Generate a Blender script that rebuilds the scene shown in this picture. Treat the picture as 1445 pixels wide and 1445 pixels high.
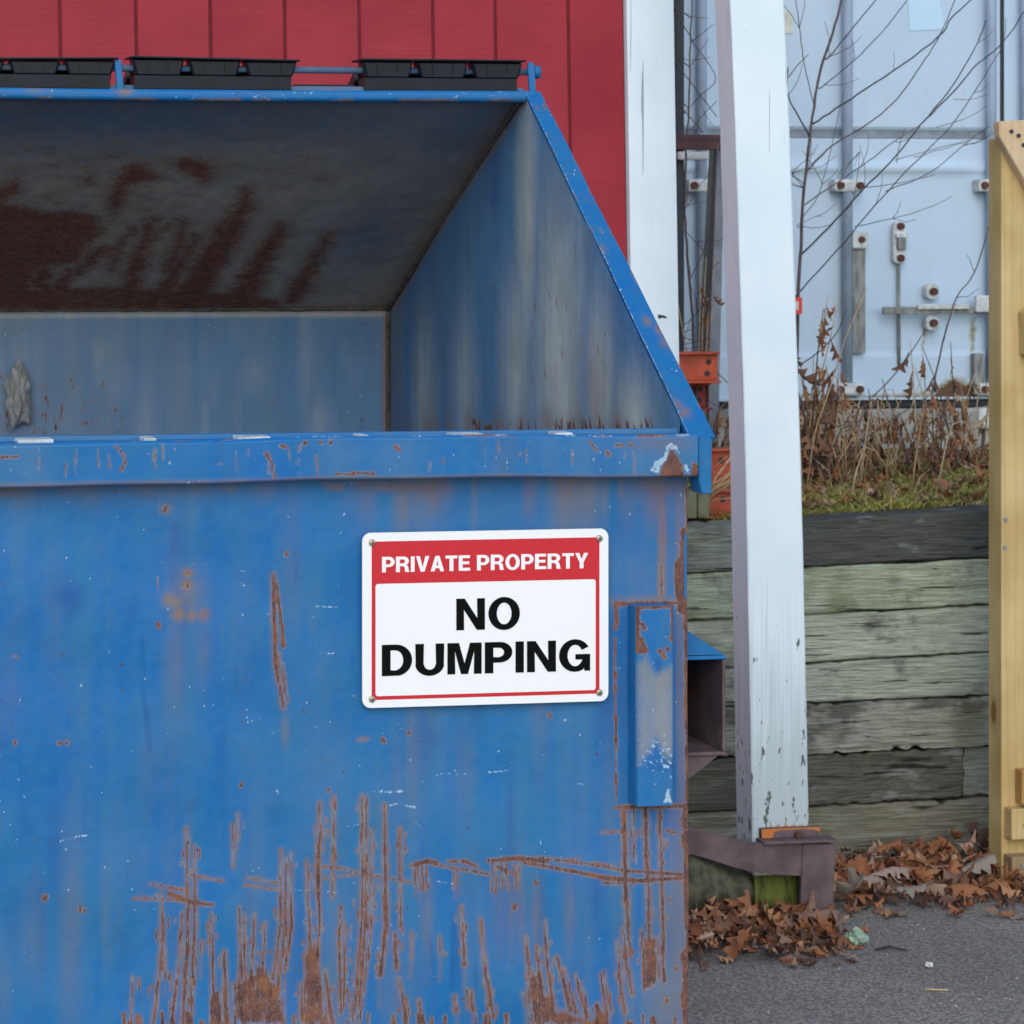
import bpy, bmesh, math, random
import numpy as np
from mathutils import Vector, Matrix, noise as mnoise
from mathutils.geometry import tessellate_polygon
for o in list(bpy.data.objects): bpy.data.objects.remove(o)
random.seed(7); rng = np.random.default_rng(7)
SC = bpy.context.scene; COL = SC.collection
R = math.radians
# ------------------------------------------------------------------ camera
CAMH = 1.735; FPX = 4100.0; CX, CY = 234.0, 330.0; YAW = math.atan(FPX/22900.0)
cam = bpy.data.cameras.new('camera'); camo = bpy.data.objects.new('camera', cam); COL.objects.link(camo)
camo.location = (0, 0, CAMH); camo.rotation_euler = (R(90), 0, -YAW)
cam.sensor_width = 36; cam.lens = 36*FPX/1445
cam.shift_x = (722.5-CX)/1445; cam.shift_y = (CY-722.5)/1445
cam.clip_start = 0.05; cam.clip_end = 2000
cam.dof.use_dof = True; cam.dof.focus_distance = 5.0; cam.dof.aperture_fstop = 18
SC.camera = camo
# ------------------------------------------------------------------ world, sun, exposure
SUN_EL, SUN_AZ = 33, 196            # azimuth: degrees clockwise from +Y (veiled sun behind the camera)
w = bpy.data.worlds.new('World'); SC.world = w; w.use_nodes = True
nt = w.node_tree; nt.nodes.clear()
sky = nt.nodes.new('ShaderNodeTexSky'); sky.sky_type = 'NISHITA'; sky.sun_disc = False
sky.sun_elevation = R(SUN_EL); sky.sun_rotation = R(SUN_AZ); sky.dust_density = .6; sky.air_density = 1.0; sky.ozone_density = 0.4
bg = nt.nodes.new('ShaderNodeBackground'); bg.inputs[1].default_value = 0.15
wo = nt.nodes.new('ShaderNodeOutputWorld')
nt.links.new(sky.outputs[0], bg.inputs[0]); nt.links.new(bg.outputs[0], wo.inputs[0])
sl = bpy.data.lights.new('sun', 'SUN'); sl.energy = 0.75; sl.angle = R(45); sl.color = (1, .98, .94)
so = bpy.data.objects.new('sun', sl); COL.objects.link(so)
sd = Vector((math.sin(R(SUN_AZ))*math.cos(R(SUN_EL)), math.cos(R(SUN_AZ))*math.cos(R(SUN_EL)), math.sin(R(SUN_EL))))
so.rotation_euler = (-sd).to_track_quat('-Z', 'Y').to_euler(); so.location = sd*30
vs = SC.view_settings; vs.view_transform = 'Standard'; vs.look = 'None'; vs.gamma = 1; vs.use_curve_mapping = False
vs.exposure = 0.6
SC.render.resolution_x = 1024; SC.render.resolution_y = 1024

# ------------------------------------------------------------------ measuring helpers (survey of real positions)
Fv = Vector((math.sin(YAW), math.cos(YAW), 0)); Rv = Vector((math.cos(YAW), -math.sin(YAW), 0))
def ray(px, py): return Fv + Rv*((px-CX)/FPX) + Vector((0, 0, (CY-py)/FPX))
def atY(px, py, Y):
    d = ray(px, py); t = Y/d.y; return Vector((0, 0, CAMH)) + d*t
def atX(px, py, X):
    d = ray(px, py); t = X/d.x; return Vector((0, 0, CAMH)) + d*t
def atD(px, py, D): return Vector((0, 0, CAMH)) + ray(px, py)*D
def atZ(px, py, Z):
    d = ray(px, py); t = (Z-CAMH)/d.z; return Vector((0, 0, CAMH)) + d*t

# ------------------------------------------------------------------ object helpers
def link(name, me, mat=None, parent=None):
    o = bpy.data.objects.new(name, me); COL.objects.link(o)
    if mat is not None:
        me.materials.clear(); me.materials.append(mat)
    if parent is not None: o.parent = parent
    return o
def world_loc(o):
    l = Vector((0, 0, 0))
    while o is not None: l = l + o.location; o = o.parent
    return l
def mk(name, V, F, mat, parent=None, smooth=False, loc=None):
    """mesh given in world coordinates; stored relative to its parent (or to loc)"""
    off = world_loc(parent) if parent is not None else (Vector(loc) if loc is not None else Vector((0, 0, 0)))
    V = np.asarray([tuple(v) for v in V], dtype=float) - np.array(off)
    me = bpy.data.meshes.new(name); me.from_pydata(V.tolist(), [], [tuple(int(i) for i in f) for f in F]); me.update()
    if smooth: me.polygons.foreach_set('use_smooth', [True]*len(me.polygons))
    o = link(name, me, mat, parent)
    if parent is None: o.location = off
    return o
def fixn(o):
    bm = bmesh.new(); bm.from_mesh(o.data); bmesh.ops.recalc_face_normals(bm, faces=bm.faces); bm.to_mesh(o.data); bm.free(); return o
def bevel(o, wd, seg=2):
    bm = bmesh.new(); bm.from_mesh(o.data)
    bmesh.ops.recalc_face_normals(bm, faces=bm.faces)
    bmesh.ops.bevel(bm, geom=list(bm.edges), offset=wd, segments=seg, profile=.6, affect='EDGES', clamp_overlap=True)
    bm.to_mesh(o.data); bm.free(); return o
BF = [(0,3,2,1), (4,5,6,7), (0,1,5,4), (1,2,6,5), (2,3,7,6), (3,0,4,7)]
def boxv(a, b):
    (x0,y0,z0), (x1,y1,z1) = a, b
    return [(x0,y0,z0),(x1,y0,z0),(x1,y1,z0),(x0,y1,z0),(x0,y0,z1),(x1,y0,z1),(x1,y1,z1),(x0,y1,z1)]
def box(name, a, b, mat, parent=None, bev=.002, M=None, seg=2):
    V = [Vector(v) for v in boxv(a, b)]
    if M is not None: V = [M @ v for v in V]
    o = mk(name, V, BF, mat, parent)
    if bev: bevel(o, bev, seg)
    return o
def prism(name, poly, y0, y1, mat, parent=None, bev=.0015, M=None):
    """poly: (x,z) outline in world, extruded along Y"""
    n = len(poly)
    V = [Vector((x, y0, z)) for x, z in poly] + [Vector((x, y1, z)) for x, z in poly]
    if M is not None: V = [M @ v for v in V]
    F = [tuple(range(n)), tuple(range(2*n-1, n-1, -1))] + [(i, i+n, (i+1) % n+n, (i+1) % n) for i in range(n)]
    o = mk(name, V, F, mat, parent); fixn(o)
    if bev: bevel(o, bev, 1)
    return o
def tubeg(P, rad, n=8, cap=True):
    P = [Vector(p) for p in P]; V = []; F = []
    if not hasattr(rad, '__len__'): rad = [rad]*len(P)
    up = Vector((0.13, .3, .94)).normalized()
    for i, p in enumerate(P):
        t = (P[min(i+1, len(P)-1)]-P[max(i-1, 0)]).normalized()
        a = t.cross(up)
        if a.length < 1e-3: a = t.cross(Vector((1, 0, 0)))
        a.normalize(); b = t.cross(a)
        for k in range(n):
            th = 2*math.pi*k/n; V.append(p+(a*math.cos(th)+b*math.sin(th))*rad[i])
    for i in range(len(P)-1):
        for k in range(n):
            F.append((i*n+k, i*n+(k+1) % n, (i+1)*n+(k+1) % n, (i+1)*n+k))
    if cap: F += [tuple(range(n-1, -1, -1)), tuple(range((len(P)-1)*n, len(P)*n))]
    return V, F
def tube(name, P, rad, mat, parent=None, n=8):
    V, F = tubeg(P, rad, n); return mk(name, V, F, mat, parent, smooth=True)
def merge(parts):
    V, F = [], []
    for v, f in parts:
        k = len(V); V += list(v); F += [tuple(i+k for i in q) for q in f]
    return V, F
def empty(name, loc):
    o = bpy.data.objects.new(name, None); COL.objects.link(o); o.location = loc; o.empty_display_size = .1; return o
def tag(o, label, cat, group=None):
    o['label'] = label; o['category'] = cat
    if 'kind' not in o: o['kind'] = 'thing'
    if group: o['group'] = group
    return o
def kind(o, k): o['kind'] = k; return o

# ------------------------------------------------------------------ node helpers
class G:
    def __init__(s, name):
        s.m = bpy.data.materials.new(name); s.m.use_nodes = True; s.t = s.m.node_tree; s.t.nodes.clear()
        s.out = s.n('ShaderNodeOutputMaterial'); s.b = s.n('ShaderNodeBsdfPrincipled'); s.l(s.b.outputs[0], s.out.inputs[0])
        s.tc = s.n('ShaderNodeTexCoord').outputs['Object']; s.oi = s.n('ShaderNodeObjectInfo')
    def n(s, t): return s.t.nodes.new(t)
    def l(s, a, b): s.t.links.new(a, b)
    def set(s, sock, v):
        if isinstance(v, bpy.types.NodeSocket): s.l(v, sock)
        elif hasattr(v, '__len__') and len(v) == 3 and sock.type == 'RGBA': sock.default_value = (*v, 1)
        else: sock.default_value = v
    def mapv(s, scale=(1,1,1), loc=None, src=None):
        m = s.n('ShaderNodeMapping'); s.l(src or s.tc, m.inputs[0]); m.inputs['Scale'].default_value = scale
        if loc is not None: s.set(m.inputs['Location'], loc)
        return m.outputs[0]
    def randv(s, k=37.0):
        c = s.n('ShaderNodeCombineXYZ'); q = s.mth('MULTIPLY', s.oi.outputs['Random'], k)
        for i in range(3): s.l(q, c.inputs[i])
        a = s.n('ShaderNodeVectorMath'); s.l(s.tc, a.inputs[0]); s.l(c.outputs[0], a.inputs[1]); return a.outputs[0]
    def noise(s, scale, vec=None, detail=4, rough=.55, dist=0):
        q = s.n('ShaderNodeTexNoise'); s.l(vec or s.tc, q.inputs['Vector']); q.inputs['Scale'].default_value = scale
        q.inputs['Detail'].default_value = detail; q.inputs['Roughness'].default_value = rough; q.inputs['Distortion'].default_value = dist
        return q.outputs['Fac']
    def vor(s, scale, vec=None, feat='F1'):
        q = s.n('ShaderNodeTexVoronoi'); s.l(vec or s.tc, q.inputs['Vector']); q.inputs['Scale'].default_value = scale; q.feature = feat
        return q.outputs['Distance']
    def mth(s, op, a, b=0.0, c=0.0):
        q = s.n('ShaderNodeMath'); q.operation = op
        for i, v in enumerate((a, b, c)): s.set(q.inputs[i], v)
        return q.outputs[0]
    def step(s, v, lo, hi, a=0., b=1.):
        q = s.n('ShaderNodeMapRange'); q.interpolation_type = 'SMOOTHSTEP'
        s.set(q.inputs['Value'], v); s.set(q.inputs['From Min'], lo); s.set(q.inputs['From Max'], hi); s.set(q.inputs['To Min'], a); s.set(q.inputs['To Max'], b)
        return q.outputs[0]
    def mix(s, f, a, b, mode='MIX'):
        q = s.n('ShaderNodeMix'); q.data_type = 'RGBA'; q.blend_type = mode; q.clamp_factor = True
        s.set(q.inputs[0], f); s.set(q.inputs[6], a); s.set(q.inputs[7], b); return q.outputs[2]
    def att(s, name):
        q = s.n('ShaderNodeAttribute'); q.attribute_name = name; return q.outputs['Fac']
    def bump(s, h, strength=.3, dist=.002, prev=None):
        q = s.n('ShaderNodeBump'); s.l(h, q.inputs['Height']); q.inputs['Strength'].default_value = strength; q.inputs['Distance'].default_value = dist
        if prev is not None: s.l(prev, q.inputs['Normal'])
        return q.outputs[0]
    def done(s, col, rough=.6, normal=None, metal=0.0, spec=None):
        s.set(s.b.inputs['Base Color'], col); s.set(s.b.inputs['Roughness'], rough); s.set(s.b.inputs['Metallic'], metal)
        if normal is not None: s.l(normal, s.b.inputs['Normal'])
        if spec is not None: s.b.inputs['Specular IOR Level'].default_value = spec
        return s.m

# ---- materials
def m_steel(name, A=(.002,.135,.40), B=(.014,.16,.35), fade=(.13,.23,.30), spot=.0, wash=1.0, rough=.42, FIB=1.7, SPK=0, AMP=1.0, SOFT=.06, RC=((.105,.050,.044), (.21,.088,.058))):
    g = G(name)
    big = g.noise(2.3, detail=5); mid = g.noise(9, detail=6)
    streak = g.noise(1, g.mapv((34, 34, 2.2)), detail=6, rough=.6)
    fine = g.noise(420, detail=3)
    f = g.step(g.mth('ADD', g.mth('MULTIPLY', big, .6), g.mth('ADD', g.mth('MULTIPLY', streak, .5), g.mth('MULTIPLY', mid, .25))), .48, .92)
    col = g.mix(g.mth('MULTIPLY', f, wash), A, B)
    mott = g.noise(48, g.mapv((1,1,.6)), detail=8, rough=.78); hair = g.noise(1, g.mapv((260, 260, 5)), detail=5, rough=.7)
    col = g.mix(g.mth('MULTIPLY', g.step(mott, .42, .68), .30), col, (.045,.15,.27)); col = g.mix(g.mth('MULTIPLY', g.step(mott, .46, .30), .28), col, (.002,.085,.30))
    col = g.mix(g.mth('MULTIPLY', g.step(hair, .60, .72), .22), col, (.10,.21,.31)); col = g.mix(g.mth('MULTIPLY', g.step(hair, .38, .28), .25), col, (.02,.07,.19))
    col = g.mix(g.mth('MULTIPLY', g.step(g.noise(7, g.mapv((2.4,2.4,.5), (8,1,4)), detail=7, rough=.72), .52, .72), .38), col, (.10,.125,.16))
    col = g.mix(g.mth('MULTIPLY', g.att('deep'), g.step(mid, .3, .62)), col, (.002,.095,.31))
    # sun-bleached / rubbed-off film
    fd = g.mth('MULTIPLY', g.step(g.mth('ADD', g.att('fade'), g.mth('MULTIPLY', g.mth('SUBTRACT', g.noise(260, detail=5, rough=.75), .5), SPK)), 0.0, 1.0) if SPK else g.att('fade'), g.step(g.mth('ADD', g.mth('MULTIPLY', streak, .7), g.mth('MULTIPLY', mid, .3)), .2, .62, .55, 1.))
    col = g.mix(fd, col, g.mix(g.step(mid, .35, .65), fade, tuple(c*.78 for c in fade)))
    # brown run-off stain
    st = g.mth('MULTIPLY', g.att('stain'), g.step(g.mth('ADD', g.mth('MULTIPLY', streak, .6), g.mth('MULTIPLY', mid, .4)), .25, .66, .35, 1.))
    col = g.mix(st, col, g.mix(g.step(mid, .35, .65), (.28,.125,.045), (.24,.165,.10)))
    # small specks
    sp = g.step(g.noise(75, detail=2), .735, .76); col = g.mix(g.mth('MULTIPLY', sp, .75), col, (.10,.05,.035))
    sw = g.step(g.noise(110, g.mapv((1,1,1), (5,3,9)), detail=1), .775, .79); col = g.mix(g.mth('MULTIPLY', sw, .6), col, (.42,.52,.6))
    # rust: a signed field broken up by noise
    rn = g.mth('ADD', g.mth('MULTIPLY', g.mth('SUBTRACT', g.noise(170, detail=5, rough=.75), .5), .55), g.mth('MULTIPLY', g.mth('SUBTRACT', g.noise(28, g.mapv((2.2,2.2,.5)), detail=4), .5), .32))
    fib = g.mth('MULTIPLY', g.mth('SUBTRACT', g.noise(1, g.mapv((560, 560, 20)), detail=4, rough=.65), .5), FIB)
    ru = g.mth('ADD', g.att('rust'), g.mth('MULTIPLY', g.mth('ADD', rn, fib), AMP))
    halo = g.mth('MULTIPLY', g.step(ru, .06, .50), g.step(g.att('rust'), .02, .12))
    rust = g.mth('MULTIPLY', g.step(ru, .50-SOFT, .50+SOFT), g.step(g.att('rust'), .02, .12))
    col = g.mix(g.mth('MULTIPLY', halo, .72), col, g.mix(g.step(g.noise(70, detail=3), .38, .62), (.30,.125,.05), (.27,.24,.22)))
    rc = g.mix(g.step(g.noise(60, detail=5), .35, .7), RC[0], RC[1])
    rc = g.mix(g.step(g.noise(22, detail=6, rough=.7), .52, .68), rc, (.27,.105,.045)); rc = g.mix(g.step(g.noise(300, detail=2), .50, .72), rc, (.20,.125,.105)); rc = g.mix(g.mth('MULTIPLY', g.step(g.noise(130, g.mapv((1,1,.25), (3,3,3)), detail=5), .55, .68), .7), rc, (.045,.024,.022))
    col = g.mix(rust, col, rc)
    ch = g.step(g.mth('ADD', g.att('chip'), g.mth('MULTIPLY', g.mth('SUBTRACT', g.noise(190, detail=5, rough=.75), .5), 1.9)), .44, .60)
    ch = g.mth('MULTIPLY', ch, g.step(g.att('chip'), .03, .15))
    col = g.mix(ch, col, g.mix(mid, (.22,.42,.62), (.50,.56,.58)))
    h = g.mth('ADD', g.mth('MULTIPLY', rust, -.6), g.mth('ADD', g.mth('MULTIPLY', g.mth('MULTIPLY', rust, fine), 1.0), g.mth('MULTIPLY', mott, .30)))
    nb = g.bump(h, .55, .0012)
    nb = g.bump(g.noise(4.5, detail=4), .5, .02, nb)
    ro = g.mix(rust, g.mix(mid, (rough-.07,)*3, (rough+.14,)*3), (.9,)*3)
    return g.done(col, ro, nb, spec=.35)
STEEL = m_steel('blue_painted_steel')
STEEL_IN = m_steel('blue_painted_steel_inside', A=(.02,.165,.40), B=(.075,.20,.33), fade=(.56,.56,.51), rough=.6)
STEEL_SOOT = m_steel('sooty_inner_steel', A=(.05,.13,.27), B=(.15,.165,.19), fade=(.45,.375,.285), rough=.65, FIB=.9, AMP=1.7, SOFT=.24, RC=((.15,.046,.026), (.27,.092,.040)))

def m_plain(name, col, rough=.6, var=.25, sc=20, bump=.2, metal=0., stretch=(1,1,1), spec=None):
    g = G(name); v = g.mapv(stretch, src=g.randv())
    n1 = g.noise(sc, v, 5); n2 = g.noise(sc*14, v, 3)
    c = g.mix(g.step(n1, .3, .7), tuple(x*(1-var) for x in col), tuple(min(1, x*(1+var*.6)) for x in col))
    c = g.mix(g.mth('MULTIPLY', g.step(n2, .45, .75), .35), c, tuple(x*.6 for x in col))
    return g.done(c, rough, g.bump(n2, bump, .0015), metal, spec)
BLACKP = m_plain('black_plastic', (.008,.010,.016), .38, .3, 12, .12, spec=.25)
GALV = None
def m_galv():
    g = G('worn_bright_steel'); n = g.noise(30, g.mapv((6,6,1)), 5); s = g.noise(700, detail=2)
    return g.done(g.mix(n, (.26,.28,.31), (.46,.48,.50)), .5, g.bump(s, .3, .001), .35)
GALV = m_galv()
def m_rustbar():
    g = G('rust_brown_steel'); n = g.noise(14, detail=6); s = g.noise(240, detail=4)
    c = g.mix(g.step(n, .35, .7), (.085,.058,.062), (.16,.108,.11)); c = g.mix(g.step(g.noise(6, detail=7, rough=.7), .6, .7), c, (.22,.085,.035))
    c = g.mix(g.mth('MULTIPLY', g.step(s, .55, .8), .6), c, (.05,.03,.03))
    c = g.mix(g.step(g.mth('ADD', g.att('stain'), g.mth('MULTIPLY', g.mth('SUBTRACT', g.noise(60, detail=5), .5), .9)), .4, .6), c, (.55,.17,.035))
    return g.done(c, .72, g.bump(s, .4, .0015))
RUSTBAR = m_rustbar()
def m_redwood():
    g = G('red_painted_plywood'); v = g.randv()
    gr = g.noise(1, g.mapv((9, 9, 160), src=v), 6, .6); n = g.noise(3, v, 4); wv = g.noise(2.2, g.mapv((3,3,22), src=v), 3, dist=.8)
    c = g.mix(g.step(n, .3, .7), (.275,.015,.027), (.345,.025,.038)); c = g.mix(g.mth('MULTIPLY', g.step(gr, .52, .75), .4), c, (.25,.02,.03))
    c = g.mix(g.mth('MULTIPLY', g.step(wv, .55, .8), .2), c, (.42,.05,.065))
    return g.done(c, .58, g.bump(gr, .45, .002), spec=.3)
REDW = m_redwood()
def m_whitewood():
    g = G('white_painted_wood'); v = g.randv()
    gr = g.noise(1, g.mapv((130, 130, 3), src=v), 6, .6, .3); n = g.noise(4, v, 5)
    kn = g.noise(2.6, g.mapv((5, 5, 1.4), src=v), 3, dist=1.5)
    c = g.mix(g.step(n, .3, .7), (.69,.79,.83), (.76,.84,.87)); c = g.mix(g.mth('MULTIPLY', g.step(gr, .58, .8), .25), c, (.60,.65,.68))
    # peeled, grimy paint where the 'stain' wear mark is
    pe = g.mth('ADD', g.mth('MULTIPLY', g.att('stain'), .55), g.mth('MULTIPLY', gr, .5)); pk = g.noise(55, g.mapv((1,1,.35), src=v), 4)
    c = g.mix(g.mth('MULTIPLY', g.step(pe, .36, .72), .68), c, (.36,.41,.41))
    c = g.mix(g.mth('MULTIPLY', g.step(g.mth('ADD', pk, g.mth('MULTIPLY', g.att('stain'), .19)), .755, .785), 1.), c, (.10,.12,.11))
    c = g.mix(g.mth('MULTIPLY', g.step(g.mth('ADD', g.att('rust'), g.mth('MULTIPLY', g.mth('SUBTRACT', pk, .5), .8)), .35, .75), .85), c, (.42,.17,.05))
    cr = g.step(g.noise(1.3, g.mapv((48,48,.9), src=v), 2), .715, .73); c = g.mix(g.mth('MULTIPLY', cr, .8), c, (.2,.23,.24))
    return g.done(c, .5, g.bump(g.mth('ADD', gr, g.mth('MULTIPLY', kn, .8)), .35, .0025), spec=.35)
WHITEW = m_whitewood()
def m_timber():
    g = G('weathered_timber'); v = g.randv()
    gr = g.noise(1, g.mapv((9, 170, 170), src=v), 8, .72, .12); big = g.noise(4.5, g.mapv((1,1.6,1.6), src=v), 6, .65); cr = g.noise(1, g.mapv((2.6, 60, 60), src=v), 5, .65, .25)
    tint = g.oi.outputs['Color']
    c = g.mix(g.step(gr, .3, .7), (.25,.25,.215), (.60,.59,.51)); c = g.mix(1., c, tint, 'MULTIPLY')
    c = g.mix(g.mth('MULTIPLY', g.step(big, .50, .66), .85), c, (.11,.108,.095))
    c = g.mix(g.mth('MULTIPLY', g.step(g.noise(3.3, g.mapv((1,1,1), (4,4,4), v), 5), .55, .72), .55), c, (.11,.125,.03))
    c = g.mix(g.mth('MULTIPLY', g.step(g.noise(7, g.mapv((1,3,3), (9,2,1), v), 5), .58, .7), .6), c, (.38,.40,.38))
    k = g.step(cr, .62, .67); c = g.mix(g.mth('MULTIPLY', k, .85), c, (.02,.02,.018))
    kv = g.vor(2.1, g.mapv((1, 2.0, 2.0), (3,1,2), v)); c = g.mix(g.step(kv, .085, .05), c, (.035,.032,.025)); c = g.mix(g.mth('MULTIPLY', g.step(kv, .2, .08), .45), c, (.09,.08,.06))
    h = g.mth('SUBTRACT', gr, g.mth('MULTIPLY', k, .9))
    return g.done(c, .88, g.bump(h, 1., .012), spec=.2)
TIMBER = m_timber()
def m_lumber(name='new_yellow_lumber', A=(.50,.345,.135), B=(.63,.475,.225), D=(.30,.16,.05)):
    g = G(name); v = g.randv()
    wv = g.n('ShaderNodeTexWave'); wv.wave_type = 'BANDS'; wv.bands_direction = 'X'
    g.l(g.mapv((1, 1, .05), src=v), wv.inputs['Vector']); wv.inputs['Scale'].default_value = 15; wv.inputs['Distortion'].default_value = 9; wv.inputs['Detail'].default_value = 3; wv.inputs['Detail Scale'].default_value = 1.2
    gr = g.noise(1, g.mapv((140,140,3), src=v), 5); n = g.noise(5, v, 4)
    c = g.mix(g.step(n, .3, .7), A, B); c = g.mix(g.mth('MULTIPLY', g.step(wv.outputs[1], .3, 1.), .16), c, D)
    c = g.mix(g.mth('MULTIPLY', g.step(gr, .5, .8), .3), c, tuple(x*.6 for x in A))
    kn = g.vor(3.2, g.mapv((1.7, 1.7, .8), src=v)); c = g.mix(g.step(kn, .10, .06), c, (.20,.085,.025)); c = g.mix(g.mth('MULTIPLY', g.step(kn, .22, .07), .4), c, D)
    return g.done(c, .62, g.bump(gr, .25, .0015), spec=.3)
LUMBER = m_lumber(); LUMBER2 = m_lumber('greyed_lumber_edge', (.30,.20,.105), (.39,.28,.16), (.2,.11,.05))
def m_container():
    g = G('pale_container_paint'); n = g.noise(1.6, detail=5); s = g.noise(1, g.mapv((22,22,1.5)), 5); d = g.noise(40, detail=4)
    c = g.mix(g.step(n, .3, .7), (.46,.60,.73), (.52,.65,.77)); c = g.mix(g.mth('MULTIPLY', g.step(s, .5, .8), .35), c, (.42,.46,.50))
    c = g.mix(g.mth('MULTIPLY', g.step(d, .68, .75), .5), c, (.30,.30,.27))
    ru = g.mth('ADD', g.att('rust'), g.mth('MULTIPLY', g.mth('SUBTRACT', d, .5), .8))
    c = g.mix(g.mth('MULTIPLY', g.step(ru, .2, .5), .8), c, (.28,.24,.11)); c = g.mix(g.step(ru, .45, .65), c, (.10,.045,.02))
    return g.done(c, .5, g.bump(g.noise(5, detail=2), .2, .01))
CONT = m_container()
CGREY = m_plain('grey_container_stripe', (.22,.26,.30), .6); CWHITE = m_plain('white_lock_paint', (.58,.62,.62), .5, .3, 30)
CROD = m_plain('blue_grey_rod_paint', (.34,.43,.56), .45, .15, 8); DARKGAP = m_plain('dark_steel_and_gap', (.03,.033,.04), .7)
BOLT = m_plain('rusty_bolt', (.10,.035,.025), .8, .4, 60)
WEATHER = m_plain('weathered_grey_strap', (.24,.25,.24), .75, .5, 40, stretch=(1,1,.3))
def m_asphalt():
    g = G('asphalt'); a = g.noise(170, detail=4, rough=.75); b = g.noise(1.3, detail=6); v = g.vor(120); p = g.noise(90, detail=2)
    c = g.mix(g.step(b, .35, .68), (.28,.252,.218), (.38,.345,.295)); c = g.mix(g.mth('MULTIPLY', g.step(a, .5, .72), .8), c, (.46,.435,.40))
    c = g.mix(g.mth('MULTIPLY', g.step(v, .35, .6), .6), c, (.08,.075,.07)); c = g.mix(g.step(p, .72, .74), c, (.42,.40,.35))
    br = g.noise(4.2, detail=6, rough=.7); c = g.mix(g.mth('MULTIPLY', g.step(br, .56, .7), .35), c, (.11,.088,.062))
    return g.done(c, .86, g.bump(g.mth('ADD', a, g.mth('MULTIPLY', v, .8)), .6, .005), spec=.3)
ASPH = m_asphalt()
def m_bank():
    g = G('grassy_soil'); a = g.noise(9, detail=6, rough=.7); b = g.noise(60, detail=4)
    c = g.mix(g.step(a, .4, .6), (.085,.065,.04), (.115,.125,.03)); c = g.mix(g.mth('MULTIPLY', g.step(b, .5, .7), .6), c, (.22,.16,.08))
    return g.done(c, .95, g.bump(b, .8, .02), spec=.1)
BANK = m_bank()
def m_rand(name, cols, rough=.7, bump=.2, trans=0):
    g = G(name); r = g.n('ShaderNodeValToRGB'); r.color_ramp.interpolation = 'CONSTANT'
    e = r.color_ramp.elements
    while len(e) < len(cols): e.new(.5)
    for i, c in enumerate(cols): e[i].position = i/(len(cols)-1); e[i].color = (*c, 1)
    a = g.n('ShaderNodeAttribute'); a.attribute_name = 'tone'
    g.l(g.mth('FRACT', g.mth('ADD', g.oi.outputs['Random'], a.outputs['Fac'])), r.inputs[0])
    n = g.noise(45, g.randv(), 5); c = g.mix(g.mth('MULTIPLY', g.step(n, .45, .75), .5), r.outputs[0], (.06,.03,.018))
    return g.done(c, rough, g.bump(n, bump, .002), spec=.25)
LEAF = m_rand('dead_oak_leaf', [(.13,.050,.028), (.29,.115,.050), (.40,.20,.095), (.24,.135,.095), (.34,.135,.055), (.10,.055,.038), (.42,.27,.19), (.22,.085,.042), (.33,.18,.11)])
LEAFP = m_rand('pale_oak_leaf', [(.33,.24,.19), (.27,.22,.18), (.38,.28,.21)])
WLEAF = m_rand('withered_weed_leaf', [(.16,.08,.05), (.30,.14,.065), (.24,.13,.08), (.38,.26,.16), (.14,.09,.065)])
GRASS = m_rand('grass_blade', [(.24,.27,.045), (.34,.34,.08), (.56,.47,.20), (.28,.29,.06), (.44,.36,.16)])
STRAW = m_rand('dry_straw', [(.48,.33,.18), (.36,.23,.12), (.55,.42,.26), (.28,.17,.10)])
BARK = m_plain('grey_brown_bark', (.115,.085,.085), .8, .35, 40); BARKD = m_plain('dark_twig_bark', (.04,.038,.05), .75, .3, 40)
ORANGE = m_plain('orange_red_paint', (.52,.085,.03), .5, .4, 18); REDDARK = m_plain('dull_red_paint', (.30,.035,.03), .55, .4, 18)
BROWNCH = m_plain('brown_channel_paint', (.085,.028,.026), .6, .3); UPGREY = m_plain('grey_upright_paint', (.22,.25,.29), .6, .2)
DARKBL = m_plain('dark_blue_steel', (.02,.028,.045), .5)
CONC = m_plain('pale_concrete', (.34,.34,.32), .9, .35, 14, .5); BLOCKG = m_plain('mossy_block', (.17,.175,.10), .9, .4, 20, .5)
MOSSW = m_plain('mossy_wet_wood', (.115,.13,.022), .85, .6, 24, .5, stretch=(3,3,.7)); LOGM = m_plain('mossy_log_bark', (.085,.085,.05), .95, .6, 30, .9)
PAPER = m_plain('grey_crumpled_paper', (.33,.33,.31), .6, .3, 25); LITTER = m_plain('mint_wrapper', (.30,.42,.30), .6, .5, 40); LITW = m_plain('white_scrap', (.6,.58,.5), .7)
SIGNW = G('white_sign_enamel').done((.90,.89,.87), .4); SIGNR = m_plain('red_sign_ink', (.62,.012,.024), .4, .05, 200, .02); SIGNB = G('black_sign_ink').done((.002,.002,.002), .7, spec=.12)
BRASS = G('dull_brass').done((.50,.44,.30), .4, None, .7)
STICK = G('pale_blue_sticker').done((.50,.70,.85), .5); REDTAG = G('red_tag').done((.65,.05,.04), .5)

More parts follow.
